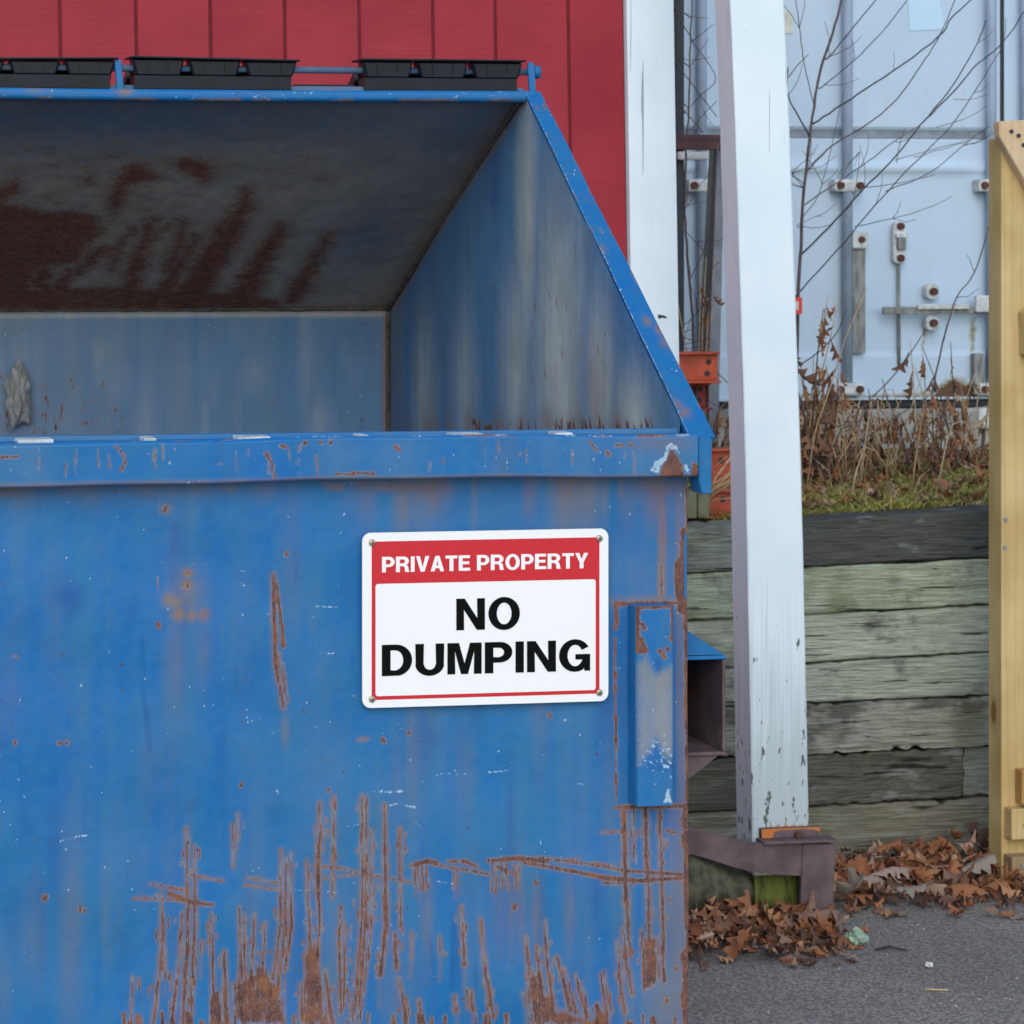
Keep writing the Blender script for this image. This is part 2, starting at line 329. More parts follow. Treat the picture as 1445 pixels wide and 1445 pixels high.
# ------------------------------------------------------------------ wear painting on fine panels
class Wear:
    S = .006
    def __init__(s, U, Wd): s.U, s.W = U, Wd; s.A = {}
    def a(s, n): return s.A.setdefault(n, np.zeros_like(s.U))
    def _d(s, pts, ws):
        D = np.full_like(s.U, -1e3)
        for (p, q, w0, w1) in zip(pts[:-1], pts[1:], ws[:-1], ws[1:]):
            m = max(w0, w1)+.02
            sel = (s.U > min(p[0], q[0])-m) & (s.U < max(p[0], q[0])+m) & (s.W > min(p[1], q[1])-m) & (s.W < max(p[1], q[1])+m)
            if not sel.any(): continue
            u, v = s.U[sel], s.W[sel]; dx, dy = q[0]-p[0], q[1]-p[1]; L = dx*dx+dy*dy+1e-12
            t = np.clip(((u-p[0])*dx+(v-p[1])*dy)/L, 0, 1); d = np.hypot(u-p[0]-t*dx, v-p[1]-t*dy)
            D[sel] = np.maximum(D[sel], (w0+(w1-w0)*t)/2-d)
        return D
    def stroke(s, n, pts, w, val=1., jit=.0008, sub=6):
        P, ws = [], []
        if not hasattr(w, '__len__'): w = [w]*len(pts)
        for i in range(len(pts)-1):
            for k in range(sub):
                t = k/sub; P.append((pts[i][0]*(1-t)+pts[i+1][0]*t+random.gauss(0, jit), pts[i][1]*(1-t)+pts[i+1][1]*t)); ws.append((w[i]*(1-t)+w[i+1]*t)*random.uniform(.85, 1.12))
        P.append(pts[-1]); ws.append(w[-1])
        f = np.clip(.5+s._d(P, ws)/s.S, 0, 1)*val; s.A[n] = np.maximum(s.a(n), f)
    def poly(s, n, pts, val=1., soft=.006):
        pts = list(pts); ins = np.zeros_like(s.U, bool); D = np.full_like(s.U, 1e3)
        for i in range(len(pts)):
            (x0, y0), (x1, y1) = pts[i], pts[(i+1) % len(pts)]
            c = ((y0 > s.W) != (y1 > s.W)) & (s.U < (x1-x0)*(s.W-y0)/((y1-y0) or 1e-9)+x0); ins ^= c
            dx, dy = x1-x0, y1-y0; L = dx*dx+dy*dy+1e-12; t = np.clip(((s.U-x0)*dx+(s.W-y0)*dy)/L, 0, 1)
            D = np.minimum(D, np.hypot(s.U-x0-t*dx, s.W-y0-t*dy))
        f = np.clip(.5+np.where(ins, D, -D)/soft, 0, 1)*val; s.A[n] = np.maximum(s.a(n), f)
    def blob(s, n, c, rx, ry=None, val=1.):
        ry = ry or rx; f = np.exp(-(((s.U-c[0])/rx)**2+((s.W-c[1])/ry)**2))*val; s.A[n] = np.maximum(s.a(n), f)
def grid(name, us, vs_, fn, mat, parent, paint=None, thick=None, smooth=True, back=.010):
    """dense sheet; fn(u,v)->xyz arrays in world; paint(Wear) leaves wear marks on it"""
    U, Vv = np.meshgrid(us, vs_); U = U.ravel(); Vv = Vv.ravel(); nu, nv = len(us), len(vs_)
    X, Y, Z = fn(U, Vv); off = world_loc(parent)
    co = np.stack([X-off.x, Y-off.y, Z-off.z], 1)
    i = (np.arange(nv-1)[:, None]*nu+np.arange(nu-1)[None]).ravel(); F = np.stack([i, i+1, i+nu+1, i+nu], 1)
    extra = []
    if thick is not None:
        c = [co[0], co[nu-1], co[nu*nv-1], co[nu*(nv-1)]]; t = np.array(thick); b = len(co)
        t0 = t/np.linalg.norm(t)*back; q = np.array([k+t0 for k in c]+[k+t0+t for k in c]); co = np.vstack([co, q])
        extra = [[b+j for j in f] for f in ((0,1,2,3), (7,6,5,4), (0,4,5,1), (1,5,6,2), (2,6,7,3), (3,7,4,0))]
    me = bpy.data.meshes.new(name); me.vertices.add(len(co)); me.vertices.foreach_set('co', co.ravel())
    FF = np.vstack([F, np.array(extra, int)]) if extra else F
    me.loops.add(FF.size); me.loops.foreach_set('vertex_index', FF.ravel().astype(np.int32)); me.polygons.add(len(FF))
    me.polygons.foreach_set('loop_start', (np.arange(len(FF))*4).astype(np.int32)); me.polygons.foreach_set('loop_total', np.full(len(FF), 4, np.int32))
    me.update(calc_edges=True); me.validate()
    if smooth: me.polygons.foreach_set('use_smooth', np.array([True]*len(F)+[False]*len(extra)))
    if paint is not None:
        wr = Wear(U, Vv); paint(wr)
        for n, a in wr.A.items():
            at = me.attributes.new(n, 'FLOAT', 'POINT'); full = np.zeros(len(co)); full[:len(a)] = np.clip(a, 0, 1); at.data.foreach_set('value', full)
    return link(name, me, mat, parent)

# ================================================================== GROUND
def sheet(name, x0, x1, y0, y1, z, mat, n=1):
    xs = np.linspace(x0, x1, n+1); ys = np.linspace(y0, y1, n+1)
    V = [(x, y, z) for y in ys for x in xs]; F = [(j*(n+1)+i, j*(n+1)+i+1, (j+1)*(n+1)+i+1, (j+1)*(n+1)+i) for j in range(n) for i in range(n)]
    return mk(name, V, F, mat)
kind(sheet('asphalt_ground', -600, 600, -600, 600, 0, ASPH, 8), 'structure')

# ================================================================== DUMPSTER
Y0 = 4.25                                   # front panel plane
XR = atY(966, 640, Y0).x                    # right side plane
XL = XR-1.98                                # left side plane
pR = atX(737, 136, XR-.004); pF = atX(548, 435, XR-.004)
YR, ZR = pR.y, pR.z                         # top rim
YF, ZF = pF.y, pF.z                         # fold of the rear wall
ZLT = atY(700, 615, Y0-.045).z; ZLB = atY(700, 677, Y0-.045).z
ZB = .14
dump = empty('dumpster', ((XL+XR)/2, (Y0+YF)/2, 0))
tag(dump, 'large blue painted steel dumpster with rusty scratches and open sloping mouth', 'dumpster')
def FP(px, py): p = atY(px, py, Y0); return (p.x, p.z)
PXM = abs(FP(600, 800)[0]-FP(601, 800)[0])  # metres per survey pixel on the front panel
def paint_front(wr):
    def S(pts, w, n='rust', val=1., jit=.0004, sub=6): wr.stroke(n, [FP(*p) for p in pts], [q*PXM for q in w] if hasattr(w, '__len__') else w*PXM, val, jit, sub)
    def B(n, x, y, rx, ry=None, val=1.): wr.blob(n, FP(x, y), rx*PXM, (ry or rx)*PXM, val)
    def Pl(n, pts, val=1., soft=6): wr.poly(n, [FP(*p) for p in pts], val, soft*PXM)
    V = [([(264,1170),(266,1327),(258,1445)],[3,6,7]), ([(275,1195),(276,1306),(270,1431)],[1.5,4,5]), ([(228,1258),(229,1355),(216,1445)],[1.5,6,5]),
         ([(231,1290),(234,1380)],[2,4]), ([(258,1289),(254,1355),(242,1445)],[2,5,6]), ([(299,1290),(302,1396),(306,1445)],[1.5,5,14]), ([(318,1344),(320,1445)],[3,11]),
         ([(338,1282),(342,1386)],[1.5,4]), ([(345,1293),(347,1379)],[2,4]), ([(360,1291),(356,1379)],[2.5,5]), ([(375,1303),(371,1372)],[2,4]),
         ([(398,1200),(396,1306),(386,1383)],[1.5,3.5,6]), ([(404,1212),(403,1310),(393,1400)],[1.5,4,6]), ([(411,1205),(411,1306),(404,1370)],[1.5,4,3]),
         ([(451,1133),(449,1251),(451,1306),(446,1362)],[3,8,4,8]), ([(470,1123),(470,1265)],[2.5,3]), ([(433,1215),(437,1327),(438,1379)],[1.5,5,10]),
         ([(481,1279),(479,1327),(481,1431)],[2,4,4]), ([(486,1300),(486,1420)],[1.5,3]), ([(425,1390),(427,1441)],[4,7]), ([(459,1370),(468,1440)],[5,7]),
         ([(510.5,1123),(511,1275),(499,1441)],[3,4,4]), ([(515.5,1126),(516,1285),(505,1441)],[2.5,4,4]), ([(524,1171),(524,1299),(508,1437)],[1.5,3,3]), ([(542,1136),(544,1306),(535,1375)],[4,8,8]),
         ([(563,1168),(564,1309)],[4,3]), ([(556,1316),(558,1365)],[3,6]), ([(561,1379),(573,1436)],[3,6]), ([(572,1409),(575,1430)],[2,4]), ([(650,1278),(654,1361)],[3,4]), ([(653,1300),(656,1350)],[2,2]),
         ([(678,1297),(684,1372),(695,1434)],[2.5,5,6]), ([(640,1405),(643,1427)],[3,5]), ([(657,1395),(660,1420)],[2,4]), ([(662,1397),(667,1425)],[2,5]), ([(590,1410),(592,1425)],[3,4]), ([(580,1315),(580,1350)],[2,2]), ([(619,1322),(620,1345)],[1.5,2]),
         ([(880,1143),(881,1230),(888,1348)],[7,9,4]), ([(910,1143),(912,1230),(916,1330)],[8,8,5]), ([(930,1143),(932,1230),(936,1344)],[5,7,5]), ([(893,1143),(893,1210)],[1.5,2]),
         ([(871,1327),(874,1380),(881,1428)],[2.5,5,7]), ([(878,1310),(884,1360),(892,1403)],[3,6,4]), ([(904,1312),(910,1392)],[2.5,6]), ([(933,1335),(937,1385)],[7,7]),
         ([(741,1320),(746,1375)],[2.5,6]), ([(757,1335),(764,1420)],[3,12]), ([(769,1299),(771,1351),(782,1436)],[1.5,4,9]), ([(786,1351),(796,1390),(805,1425)],[3,7,9]), ([(796,1366),(812,1428)],[2,7]), ([(812,1375),(818,1400),(828,1436)],[2.5,5,8]),
         ([(820,1385),(832,1436)],[1.5,3]), ([(847,1375),(857,1438)],[3,8]), ([(852,1370),(860,1425)],[2,4]), ([(842,1418),(846,1445)],[7,14]), ([(737,1400),(742,1420)],[3,2]),
         ([(188,1380),(185,1445)],[1.5,3]), ([(329,1165),(331,1225)],[1,1.5]), ([(285,1330),(284,1345)],[2,4]), ([(492,1400),(497,1440)],[2,4]), ([(336,1150),(336,1190)],[1.2,1.2])]
    for p, wd in V:
        S(p, [q*.62 for q in wd]);
        (x0, y0), (x1, y1) = p[0], p[-1]
        S(p, [q+8 for q in wd], 'stain', .45); S(p, [q+2 for q in wd], 'rust', .36)
        if random.random() < .5: S([(x1, y1), (x1+random.uniform(-2, 2), y1+random.uniform(20, 60))], 7, 'stain', .4)
        for k in range(int((y1-y0)/22)):      # loose flecks beside each gouge
            yy = random.uniform(y0, y1); t = (yy-y0)/(y1-y0); xx = x0+(x1-x0)*t+random.choice((-1, 1))*random.uniform(3, 9)
            S([(xx, yy), (xx, yy+random.uniform(2, 14))], random.uniform(1, 2.2), 'rust', .9, sub=2)
    Pl('rust', [(330,1445),(331,1392),(346,1380),(360,1372),(367,1362),(374,1372),(384,1383),(396,1393),(403,1438),(403,1447)], .72, 14)
    Pl('rust', [(430,1350),(441,1328),(448,1345),(456,1390),(461,1445),(428,1447)], .72, 14); Pl('rust', [(296,1447),(299,1405),(309,1400),(314,1447)])
    Pl('rust', [(743,1360),(750,1368),(758,1375),(766,1405),(775,1400),(785,1425),(800,1428),(815,1432),(822,1434),(826,1447),(748,1447)], .72, 14); Pl('rust', [(904,1325),(926,1322),(931,1375),(922,1390),(909,1396)], .72, 14)
    Pl('rust', [(838,1447),(842,1420),(852,1430),(860,1447)])
    # sideways scrapes
    H = [([(190,1268),(240,1270),(298,1279)],2), ([(214,1248),(260,1258)],1.6), ([(240,1262),(264,1272)],7), ([(240,1254),(258,1256)],4), ([(270,1236),(315,1244)],1.6), ([(262,1272),(300,1278)],6), ([(347,1250),(395,1256)],1.4),
         ([(350,1240),(393,1247)],1.3), ([(440,1222),(480,1225),(511,1232),(577,1244)],[2,3,2.5,2.5]), ([(450,1240),(500,1234)],1.5), ([(579,1221),(600,1215),(617,1217)],[5,9,5]), ([(612,1219),(639,1224),(689,1233)],3), ([(632,1215),(655,1215),(672,1222)],[3,6,2]),
         ([(690,1214),(730,1211),(771,1215)],[7,10,7]), ([(740,1217),(791,1226),(854,1238),(900,1242),(961,1238)],[6,5,8,9,7]), ([(760,1210),(830,1219),(880,1228),(961,1233)],[4,3,4,6]), ([(795,1215),(815,1211)],2), ([(836,1217),(866,1222)],2.5), ([(700,1222),(720,1232)],5),
         ([(848,1174),(900,1173)],2.5), ([(940,1172),(955,1175)],3), ([(850,1245),(884,1246)],2), ([(506,1044),(518,1042)],3)]
    for p, wd in H: S(p, [q*.7 for q in wd] if hasattr(wd, '__len__') else wd*.7, jit=.0006); S(p, 9, 'stain', .4)
    for x, y, l in ((583,1222,26),(588,1222,34),(594,1220,36),(600,1222,30),(640,1228,26),(645,1226,20),(694,1216,40),(700,1216,44),(707,1216,36),(714,1218,38),(727,1222,32),(732,1220,24),(722,1218,16)):
        S([(x, y), (x+random.uniform(-2, 5), y+l)], [1.6, 2.4]); S([(x, y), (x+3, y+l+14)], 7, 'stain', .4)
    for x in (598, 700, 716, 730, 880, 912, 932, 752, 800): B('stain', x+4, 1290, 10, 60, .42)
    for x, y in ((540,1043),(577,1033),(726,1277),(725,1280),(755,1244),(234,716),(20,1045),(83,1047),(93,1046),(21,925),(61,1265),(66,1264),(113,1280),(119,1284),(776,1008),(462,1112),(341,1106),(222,880),(405,780),(940,1410),(953,1365),(935,1215)):
        S([(x, y), (x+random.uniform(-2, 2), y+random.uniform(2, 5))], random.uniform(3, 5), sub=2)
    S([(223,880),(224,884)], 4); S([(222,815),(223,830)], 1.5); B('stain', 234, 718, 9, 9, .8)
    for k in range(60): x = random.uniform(160, 960); S([(x, 1438+random.uniform(-9, 6)), (x+1, 1446)], random.uniform(2, 6), sub=2)
    # forked scar
    S([(385,811),(386,873),(388,939),(400,999)], [3.5,5,5,2.5]); S([(389,822),(396,873),(399,911)], [3,4.5,4.5]); S([(395,921),(393,939),(406,989)], [2,2.5,2])
    S([(398,935),(404,980)], 2); S([(385,811),(388,939),(400,999)], 14, 'stain', .3); B('stain', 402, 1030, 6, 25, .4)
    # orange blooms
    for x, y, r in ((264,809,8),(263,826,10),(252,866,11),(286,867,10),(238,846,11),(248,850,9),(270,868,8)): B('stain', x, y, r, r, .95)
    B('stain', 264, 838, 26, 34, .45); B('stain', 245, 935, 14, 60, .28); B('stain', 288, 920, 12, 50, .22)
    S([(263,824),(264,828)], 3, sub=2); S([(264,808),(266,810)], 2.5, sub=2)
    # corner with bare rusty metal
    for y0, y1, a in ((688,760,5),(752,800,14),(795,852,24),(852,905,9),(905,1140,7),(1140,1215,13),(1215,1300,11),(1300,1345,7),(1345,1445,13)):
        yy = y0
        while yy < y1: S([(972-a*.25, yy), (972-a*.25, yy+12)], a*random.uniform(.75, 1.35), sub=2); yy += 10
    S([(966,688),(964,1445)], 26, 'stain', .5); S([(955,1145),(957,1445)], 30, 'stain', .42)
    S([(868,852),(968,851)], 5); S([(868,852),(871,880)], 4); S([(868,1139),(968,1137)], 5); S([(868,900),(869,1130)], 1.4); B('stain', 915, 847, 60, 8, .7)
    for y in (868,884,950,968,1012,1042,1092,1101): S([(868,y),(869,y+4)], 4, sub=2)
    # run-off below the lip
    for k in range(26):
        x = random.uniform(380, 970); B('stain', x, 690, random.uniform(6, 26), random.uniform(12, 70), random.uniform(.25, .7))
    for k in range(14): B('stain', random.uniform(-20, 380), 688, random.uniform(10, 40), random.uniform(8, 24), random.uniform(.15, .45))
    S([(933,690),(936,760),(934,845)], [10,15,16], 'stain', .78); S([(934,800),(934,840)], 2)
    for pts in ([(0,680),(0,704),(16,698),(48,690),(60,680)], [(450,680),(462,690),(480,694),(492,682)], [(495,678),(505,690),(560,696),(615,696),(630,682)], [(895,676),(905,690),(922,700),(930,712),(945,700),(958,680)]):
        Pl('deep', pts, 1., 10); Pl('stain', pts, .62, 8)
    # clean and dark areas
    for x, y, rx, ry, v in ((95,842,22,22,1),(612,1040,26,46,.95),(20,860,26,40,.7),(860,1010,22,50,.8),(860,1060,16,30,.6),(470,900,12,30,.5),(755,1095,8,10,.7),(820,1150,6,20,.7),(700,1440,60,30,.4)): B('deep', x, y, rx, ry, v)
    S([(200,894),(202,972),(211,1059)], 6, 'deep', .9); S([(333,940),(333,1000)], 3, 'deep', .8); S([(247,745),(246,790),(250,850)], 14, 'deep', .7); S([(604,1320),(612,1380)], 5, 'deep', .9); S([(640,1300),(636,1390)], 8, 'deep', .9); S([(670,1350),(669,1445)], 4, 'deep', .8)
    for k in range(60): x, y = random.uniform(-40, 960), random.uniform(700, 1400); B('fade', x, y, random.uniform(6, 34), random.uniform(40, 190), random.uniform(.08, .30))
    for k in range(34): x, y = random.uniform(-40, 960), random.uniform(720, 1420); B('stain', x, y, random.uniform(5, 22), random.uniform(50, 160), random.uniform(.08, .26))
    for k in range(46): x, y = random.uniform(-40, 960), random.uniform(700, 1420); B('deep', x, y, random.uniform(3, 14), random.uniform(15, 90), random.uniform(.25, .85))
    B('stain', 950, 1420, 50, 60, .5); B('fade', 935, 1400, 60, 80, .45); B('fade', 940, 1290, 30, 60, .35)
    # light scratches
    for p, wd in (([(85,1187),(100,1182),(123,1179)],2), ([(524,1116),(545,1117),(575,1116)],3), ([(546,1136),(560,1134),(585,1139)],3), ([(607,1097),(625,1092),(669,1092)],1.6), ([(690,1090),(718,1088)],1.6), ([(480,1168),(505,1163)],2.2), ([(445,855),(474,857)],2.2), ([(450,921),(470,922)],1.6),
                  ([(342,869),(340,866)],3), ([(342,823),(344,826)],3), ([(341,805),(345,806)],3), ([(349,1012),(350,1022)],2.6), ([(585,1160),(600,1172)],1.2), ([(762,1185),(765,1205)],1.2), ([(30,982),(26,995)],1.6), ([(112,970),(115,966)],2.5), ([(740,1094),(745,1095)],2), ([(814,1105),(822,1108)],2), ([(30,1335),(36,1345)],1.3), ([(345,1236),(372,1223)],1.3), ([(396,1255),(480,1259)],1.2), ([(600,1240),(640,1247)],1.2)):
        S(p, wd*.7, 'chip', .9, .0004)
    for k in range(24): x, y = random.choice((random.uniform(0, 150), random.uniform(0, 950))), random.uniform(700, 1430); S([(x, y), (x+random.uniform(-3, 3), y+random.uniform(-1, 3))], random.uniform(.8, 1.4), 'chip', .9, sub=1)
xf = atY(-40, 800, Y0).x
us = np.concatenate([np.linspace(XL, xf, 30)[:-1], np.linspace(xf, XR+.0046, 480)])
zf = atY(600, 1460, Y0).z
vsz = np.concatenate([np.linspace(ZB, zf, 20)[:-1], np.linspace(zf, ZLT-.01, 400)])
def front_fn(U, V):
    d = .004*np.sin(U*5.1+1)*np.sin(V*6.3+.4)+.0025*np.sin(U*13+V*4)+.0012*np.sin(V*31+U*9)
    return U, Y0+d, V
grid('front_panel', us, vsz, front_fn, STEEL, dump, paint_front, thick=(0, .008, 0))
# --- lip: boxed channel along the front of the mouth
LX0, LX1 = XL-.03, atY(984, 650, Y0-.045).x
def paint_lip(wr):
    def Q(px, py): p = atY(px, py, Y0-.045); return (p.x, p.z)
    def S(p, w_, n='rust', v=1.): wr.stroke(n, [Q(*a) for a in p], w_*PXM, v, .0005)
    def Pl(n, p, v=1.): wr.poly(n, [Q(*a) for a in p], v, .004)
    S([(163,628),(175,642),(177,652),(170,663)], 2.2); S([(375,640),(384,655),(387,675)], 3); S([(0,643),(24,642)], 3); S([(475,671),(500,672)], 2.5); S([(396,630),(402,632)], 4); S([(560,632),(564,636)], 4); S([(857,636),(860,640)], 5); S([(832,622),(842,634)], 2)
    S([(500,669),(528,670)], 3)
    for x in (430,452,466,870,877,890): S([(x, 628), (x+2, 626)], 3)
    Pl('rust', [(946,632),(952,640),(962,655),(964,676),(930,676),(934,655),(940,648)]); Pl('rust', [(976,650),(990,660),(990,680),(974,676)])
    Pl('chip', [(916,664),(922,650),(934,642),(938,628),(946,622),(956,630),(960,642),(950,634),(944,634),(940,648),(932,656),(928,668)], .66); S([(966,655),(970,664)], 5, 'chip', .8)
    for k in range(26): x = random.uniform(0, 975); S([(x, 621-x*.008), (x+random.uniform(4, 40), 620.5-x*.008)], random.uniform(1, 2.6), random.choice(('chip', 'chip', 'rust')), .9)
    for k in range(50): x = random.uniform(0, 960); S([(x, random.uniform(625, 672)), (x+1, random.uniform(630, 672))], 1.2, random.choice(('chip', 'rust')), .7)
    wr.blob('deep', Q(850, 655), .02, .03, .9); wr.blob('stain', Q(930, 625), .05, .012, .5)
    for k in range(9): wr.blob('fade', Q(random.uniform(0, 980), 645), .04, .05, .3)
    S([(0,683),(980,671)], 6, 'stain', .6)
zz = np.linspace(ZLB+.001, ZLT, 46); uu = np.concatenate([np.linspace(LX0, xf, 16)[:-1], np.linspace(xf, LX1, 460)])
hmid = (ZLT+ZLB)/2; hh = (ZLT-ZLB)/2
def lip_fn(U, V):
    e = np.clip(np.abs((V-hmid)/hh), 0, 1); rnd = np.clip((e-.86)/.14, 0, 1)
    return U, Y0-.045+.008*rnd**2+.0022*np.sin(U*7)+.0015*np.sin(U*19)+.0008*np.sin(U*53), V+.0020*np.sin(U*6.1+1)+.0008*np.sin(U*21)
lip = grid('lip', uu, zz, lip_fn, STEEL, dump, paint_lip)
box('lip_core', (LX0+.002, Y0-.0375, ZLB+.0035), (LX1-.002, Y0+.012, ZLT-.003), STEEL, dump, .002)
# inner edge strip of the lip with scraped pale tabs
box('lip_inner_edge', (XL, Y0+.0125, ZLT-.05), (XR-.006, Y0+.03, ZLT+.0035), STEEL_IN, dump, .001)
for a, b in ((22,72),(198,216),(330,376),(500,514),(632,676),(776,800)):
    p, q = atY(a, 615, Y0), atY(b, 615, Y0); box('scraped_tab', (p.x, Y0-.03, ZLT-.004), (q.x, Y0+.011, ZLT+.0022), CWHITE, lip, .0015)
# --- side walls (outline: front, lip, slanted mouth edge, rim, fold, rear, floor)
def side(X, name, paint):
    """one sheet per side, mapped (depth, height)"""
    ys = np.linspace(Y0+.006, YF+.006, 170); tz = np.linspace(0, 1, 150)
    def top(y): return np.where(y < YR, ZLT-.012+(ZR+.016-ZLT)*(y-Y0+.03)/(YR-.012-Y0+.03)+.005, ZR+.006+(ZF-ZR)*(y-YR)/(YF-YR))
    def fn(U, V): return X+.003*np.sin(U*6)*np.sin(V*5), U, ZB+(top(U)-ZB)*V
    def pt(wr):
        wr.W = ZB+(top(wr.U)-ZB)*wr.W; paint(wr)
    return grid(name, ys, tz, fn, STEEL_IN, dump, pt)
def paint_side(wr):
    wr.A['fade'] = np.full_like(wr.U, .10)
    def Q(px, py): p = atX(px, py, XR); return (p.y, p.z)
    for (px, py, rx, ry, v) in ((745,300,.07,.28,.9),(790,490,.16,.30,1),(730,520,.10,.2,.8),(850,540,.09,.17,1),(900,590,.10,.09,1),(800,570,.10,.16,1),(660,560,.1,.2,.6),(820,430,.03,.2,.7),(600,560,.1,.2,.7)): wr.blob('fade', Q(px, py), rx, ry, v)
    for (px, py, rx, ry) in ((800,310,.05,.06),(870,470,.03,.08),(700,250,.06,.2),(905,510,.03,.06)): wr.blob('deep', Q(px, py), rx, ry, 1)
    for k in range(40):
        px = random.uniform(670, 945); wr.stroke('rust', [Q(px, 609), Q(px+random.uniform(-3, 3), 609-random.uniform(3, 16))], random.uniform(.005, .012), 1.)
    for k in range(16):
        px = random.uniform(560, 880); wr.blob('stain', Q(px, 600), .03, .03, .6)
    for k in range(70):
        px, py = random.gauss(745, 55), random.gauss(440, 80); wr.stroke('rust', [Q(px, py), Q(px+1, py+random.uniform(1, 8))], .003, .75, sub=2)
    wr.blob('stain', Q(845, 560), .05, .1, .45); wr.blob('stain', Q(560, 520), .06, .4, .5)
    wr.stroke('stain', [(YF, ZF), (YR, ZR)], .03, .9); wr.stroke('stain', [(YF, .3), (YF, ZF)], .03, .8)
side(XR-.004, 'right_side_wall', paint_side)
side(XL+.004, 'left_side_wall', lambda wr: [wr.blob('fade', (random.uniform(Y0, YF), random.uniform(.4, 1.8)), .15, .3, .7) for k in range(8)])
def outer(X, name):
    P = [(Y0+.002, ZB), (Y0+.002, ZLT-.004), (YR-.012, ZR+.002), (YF+.004, ZF), (YF+.004, ZB)]; n = len(P); s = .004
    V = [(X, y, z) for y, z in P]+[(X+s, y, z) for y, z in P]; F = [tuple(range(n)), tuple(range(2*n-1, n-1, -1))]+[(i, i+n, (i+1) % n+n, (i+1) % n) for i in range(n)]
    return fixn(mk(name, V, F, STEEL, dump))
outer(XR, 'right_outer_skin'); outer(XL-.004, 'left_outer_skin')
# --- rear wall: sloped overhang above the fold, upright below it
def paint_upper(wr):
    dY, dZ = YF-YR, ZF-ZR
    def Q(px, py):
        # where the sight line meets the sloped sheet: solve for its running coordinate
        d = ray(px, py); t = (YR*dZ/dY-ZR+CAMH)/(d.y*dZ/dY-d.z); p = Vector((0, 0, CAMH))+d*t; return (p.x, (p.y-YR)/dY*LU)
    LU = math.hypot(dY, dZ); wr.S = .06
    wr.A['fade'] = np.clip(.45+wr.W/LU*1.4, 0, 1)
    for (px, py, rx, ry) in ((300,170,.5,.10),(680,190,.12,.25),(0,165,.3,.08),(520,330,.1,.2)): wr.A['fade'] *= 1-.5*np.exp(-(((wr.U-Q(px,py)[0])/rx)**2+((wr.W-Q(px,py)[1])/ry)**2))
    def Pl(p, v=.62, soft=.05): wr.poly('rust', [Q(*a) for a in p], v+.13, soft)
    Pl([(-60,300),(0,285),(40,290),(70,298),(100,295),(140,302),(150,330),(128,345),(115,370),(75,375),(55,380),(45,432),(-60,432)], .66)
    Pl([(-60,255),(0,262),(25,245),(35,270),(10,285),(-60,290)], .6); Pl([(115,252),(128,243),(135,260),(120,262)], .58)
    Pl([(150,290),(155,262),(170,235),(200,225),(220,240),(240,250),(185,262),(178,285),(160,310)], .62); Pl([(240,232),(258,218),(280,222),(305,232),(302,250),(290,258),(262,245)], .63)
    Pl([(-60,410),(60,405),(160,402),(260,408),(340,412),(400,424),(400,436),(-60,436)], .60, .04)
    for p, wd in (([(352,265),(338,300),(318,340),(290,380),(268,428)],[.012,.03,.045,.05,.06]), ([(320,310),(300,350),(275,390),(250,430)],[.015,.03,.03,.05]), ([(400,315),(378,350),(355,390),(340,430)],[.015,.035,.045,.05]), ([(280,330),(262,360),(240,400),(215,430)],[.012,.02,.035,.05]), ([(258,310),(250,350),(240,380)],[.01,.018,.02]),
                  ([(215,310),(200,345),(190,390),(180,430)],[.02,.02,.03,.04]), ([(470,330),(448,360),(425,400),(412,425)],[.008,.02,.035,.025]), ([(190,320),(165,350),(160,380)],[.01,.012,.01]), ([(240,315),(205,345),(195,370)],[.008,.012,.012]), ([(100,380),(85,405),(70,432)],[.02,.03,.04]), ([(140,350),(110,385)],[.03,.02]), ([(60,380),(55,430)],[.03,.04])):
        wr.stroke('rust', [Q(*a) for a in p], [q*1.25 for q in wd], .95, .004)
    for k in range(90):
        px, py = random.gauss(170, 150), random.uniform(190, 420); q = Q(px, py); wr.stroke('rust', [q, (q[0]+random.uniform(.01, .03), q[1]+random.uniform(-.002, .002))], .005, .56, sub=2)
    wr.stroke('stain', [(XR-.02, LU), (XL, LU)], .03, .6); wr.stroke('stain', [(XR-.01, 0), (XR-.01, LU)], .02, .8)
    for k in range(8): a = Q(random.uniform(420, 720), random.uniform(170, 340)); wr.stroke('chip', [a, (a[0]+random.uniform(.03, .1), a[1]-random.uniform(.02, .06))], .002, .55)
LU = math.hypot(YF-YR, ZF-ZR)
xu = np.concatenate([np.linspace(XL, atY(-40, 300, YR).x, 20)[:-1], np.linspace(atY(-40, 300, YR).x, XR+.002, 300)])
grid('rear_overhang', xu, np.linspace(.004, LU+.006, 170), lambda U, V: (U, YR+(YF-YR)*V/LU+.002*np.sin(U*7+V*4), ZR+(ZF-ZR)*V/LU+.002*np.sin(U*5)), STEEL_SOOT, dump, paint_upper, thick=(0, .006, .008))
def paint_lower(wr):
    wr.A['fade'] = .14+.30*np.exp(-((wr.U-XR+1.1)/.45)**2)+0*wr.W
    def Q(px, py): p = atY(px, py, YF); return (p.x, p.z)
    for k in range(30): p = Q(random.uniform(-20, 540), random.uniform(440, 620)); wr.blob('fade', p, random.uniform(.015, .06), random.uniform(.06, .2), random.uniform(.2, .36))
    for k in range(60): p = Q(random.gauss(70, 40), random.gauss(580, 30)); wr.stroke('rust', [p, (p[0], p[1]-random.uniform(.002, .008))], .004, .75, sub=2)
    wr.stroke('stain', [Q(-60, 437), Q(548, 435)], .02, .9); wr.stroke('stain', [Q(546, 437), Q(546, 620)], .018, .9); wr.blob('deep', Q(500, 480), .06, .07, .7); wr.blob('deep', Q(25, 590), .03, .05, .9)
    wr.stroke('fade', [Q(-60, 446), Q(548, 444)], .012, .8)
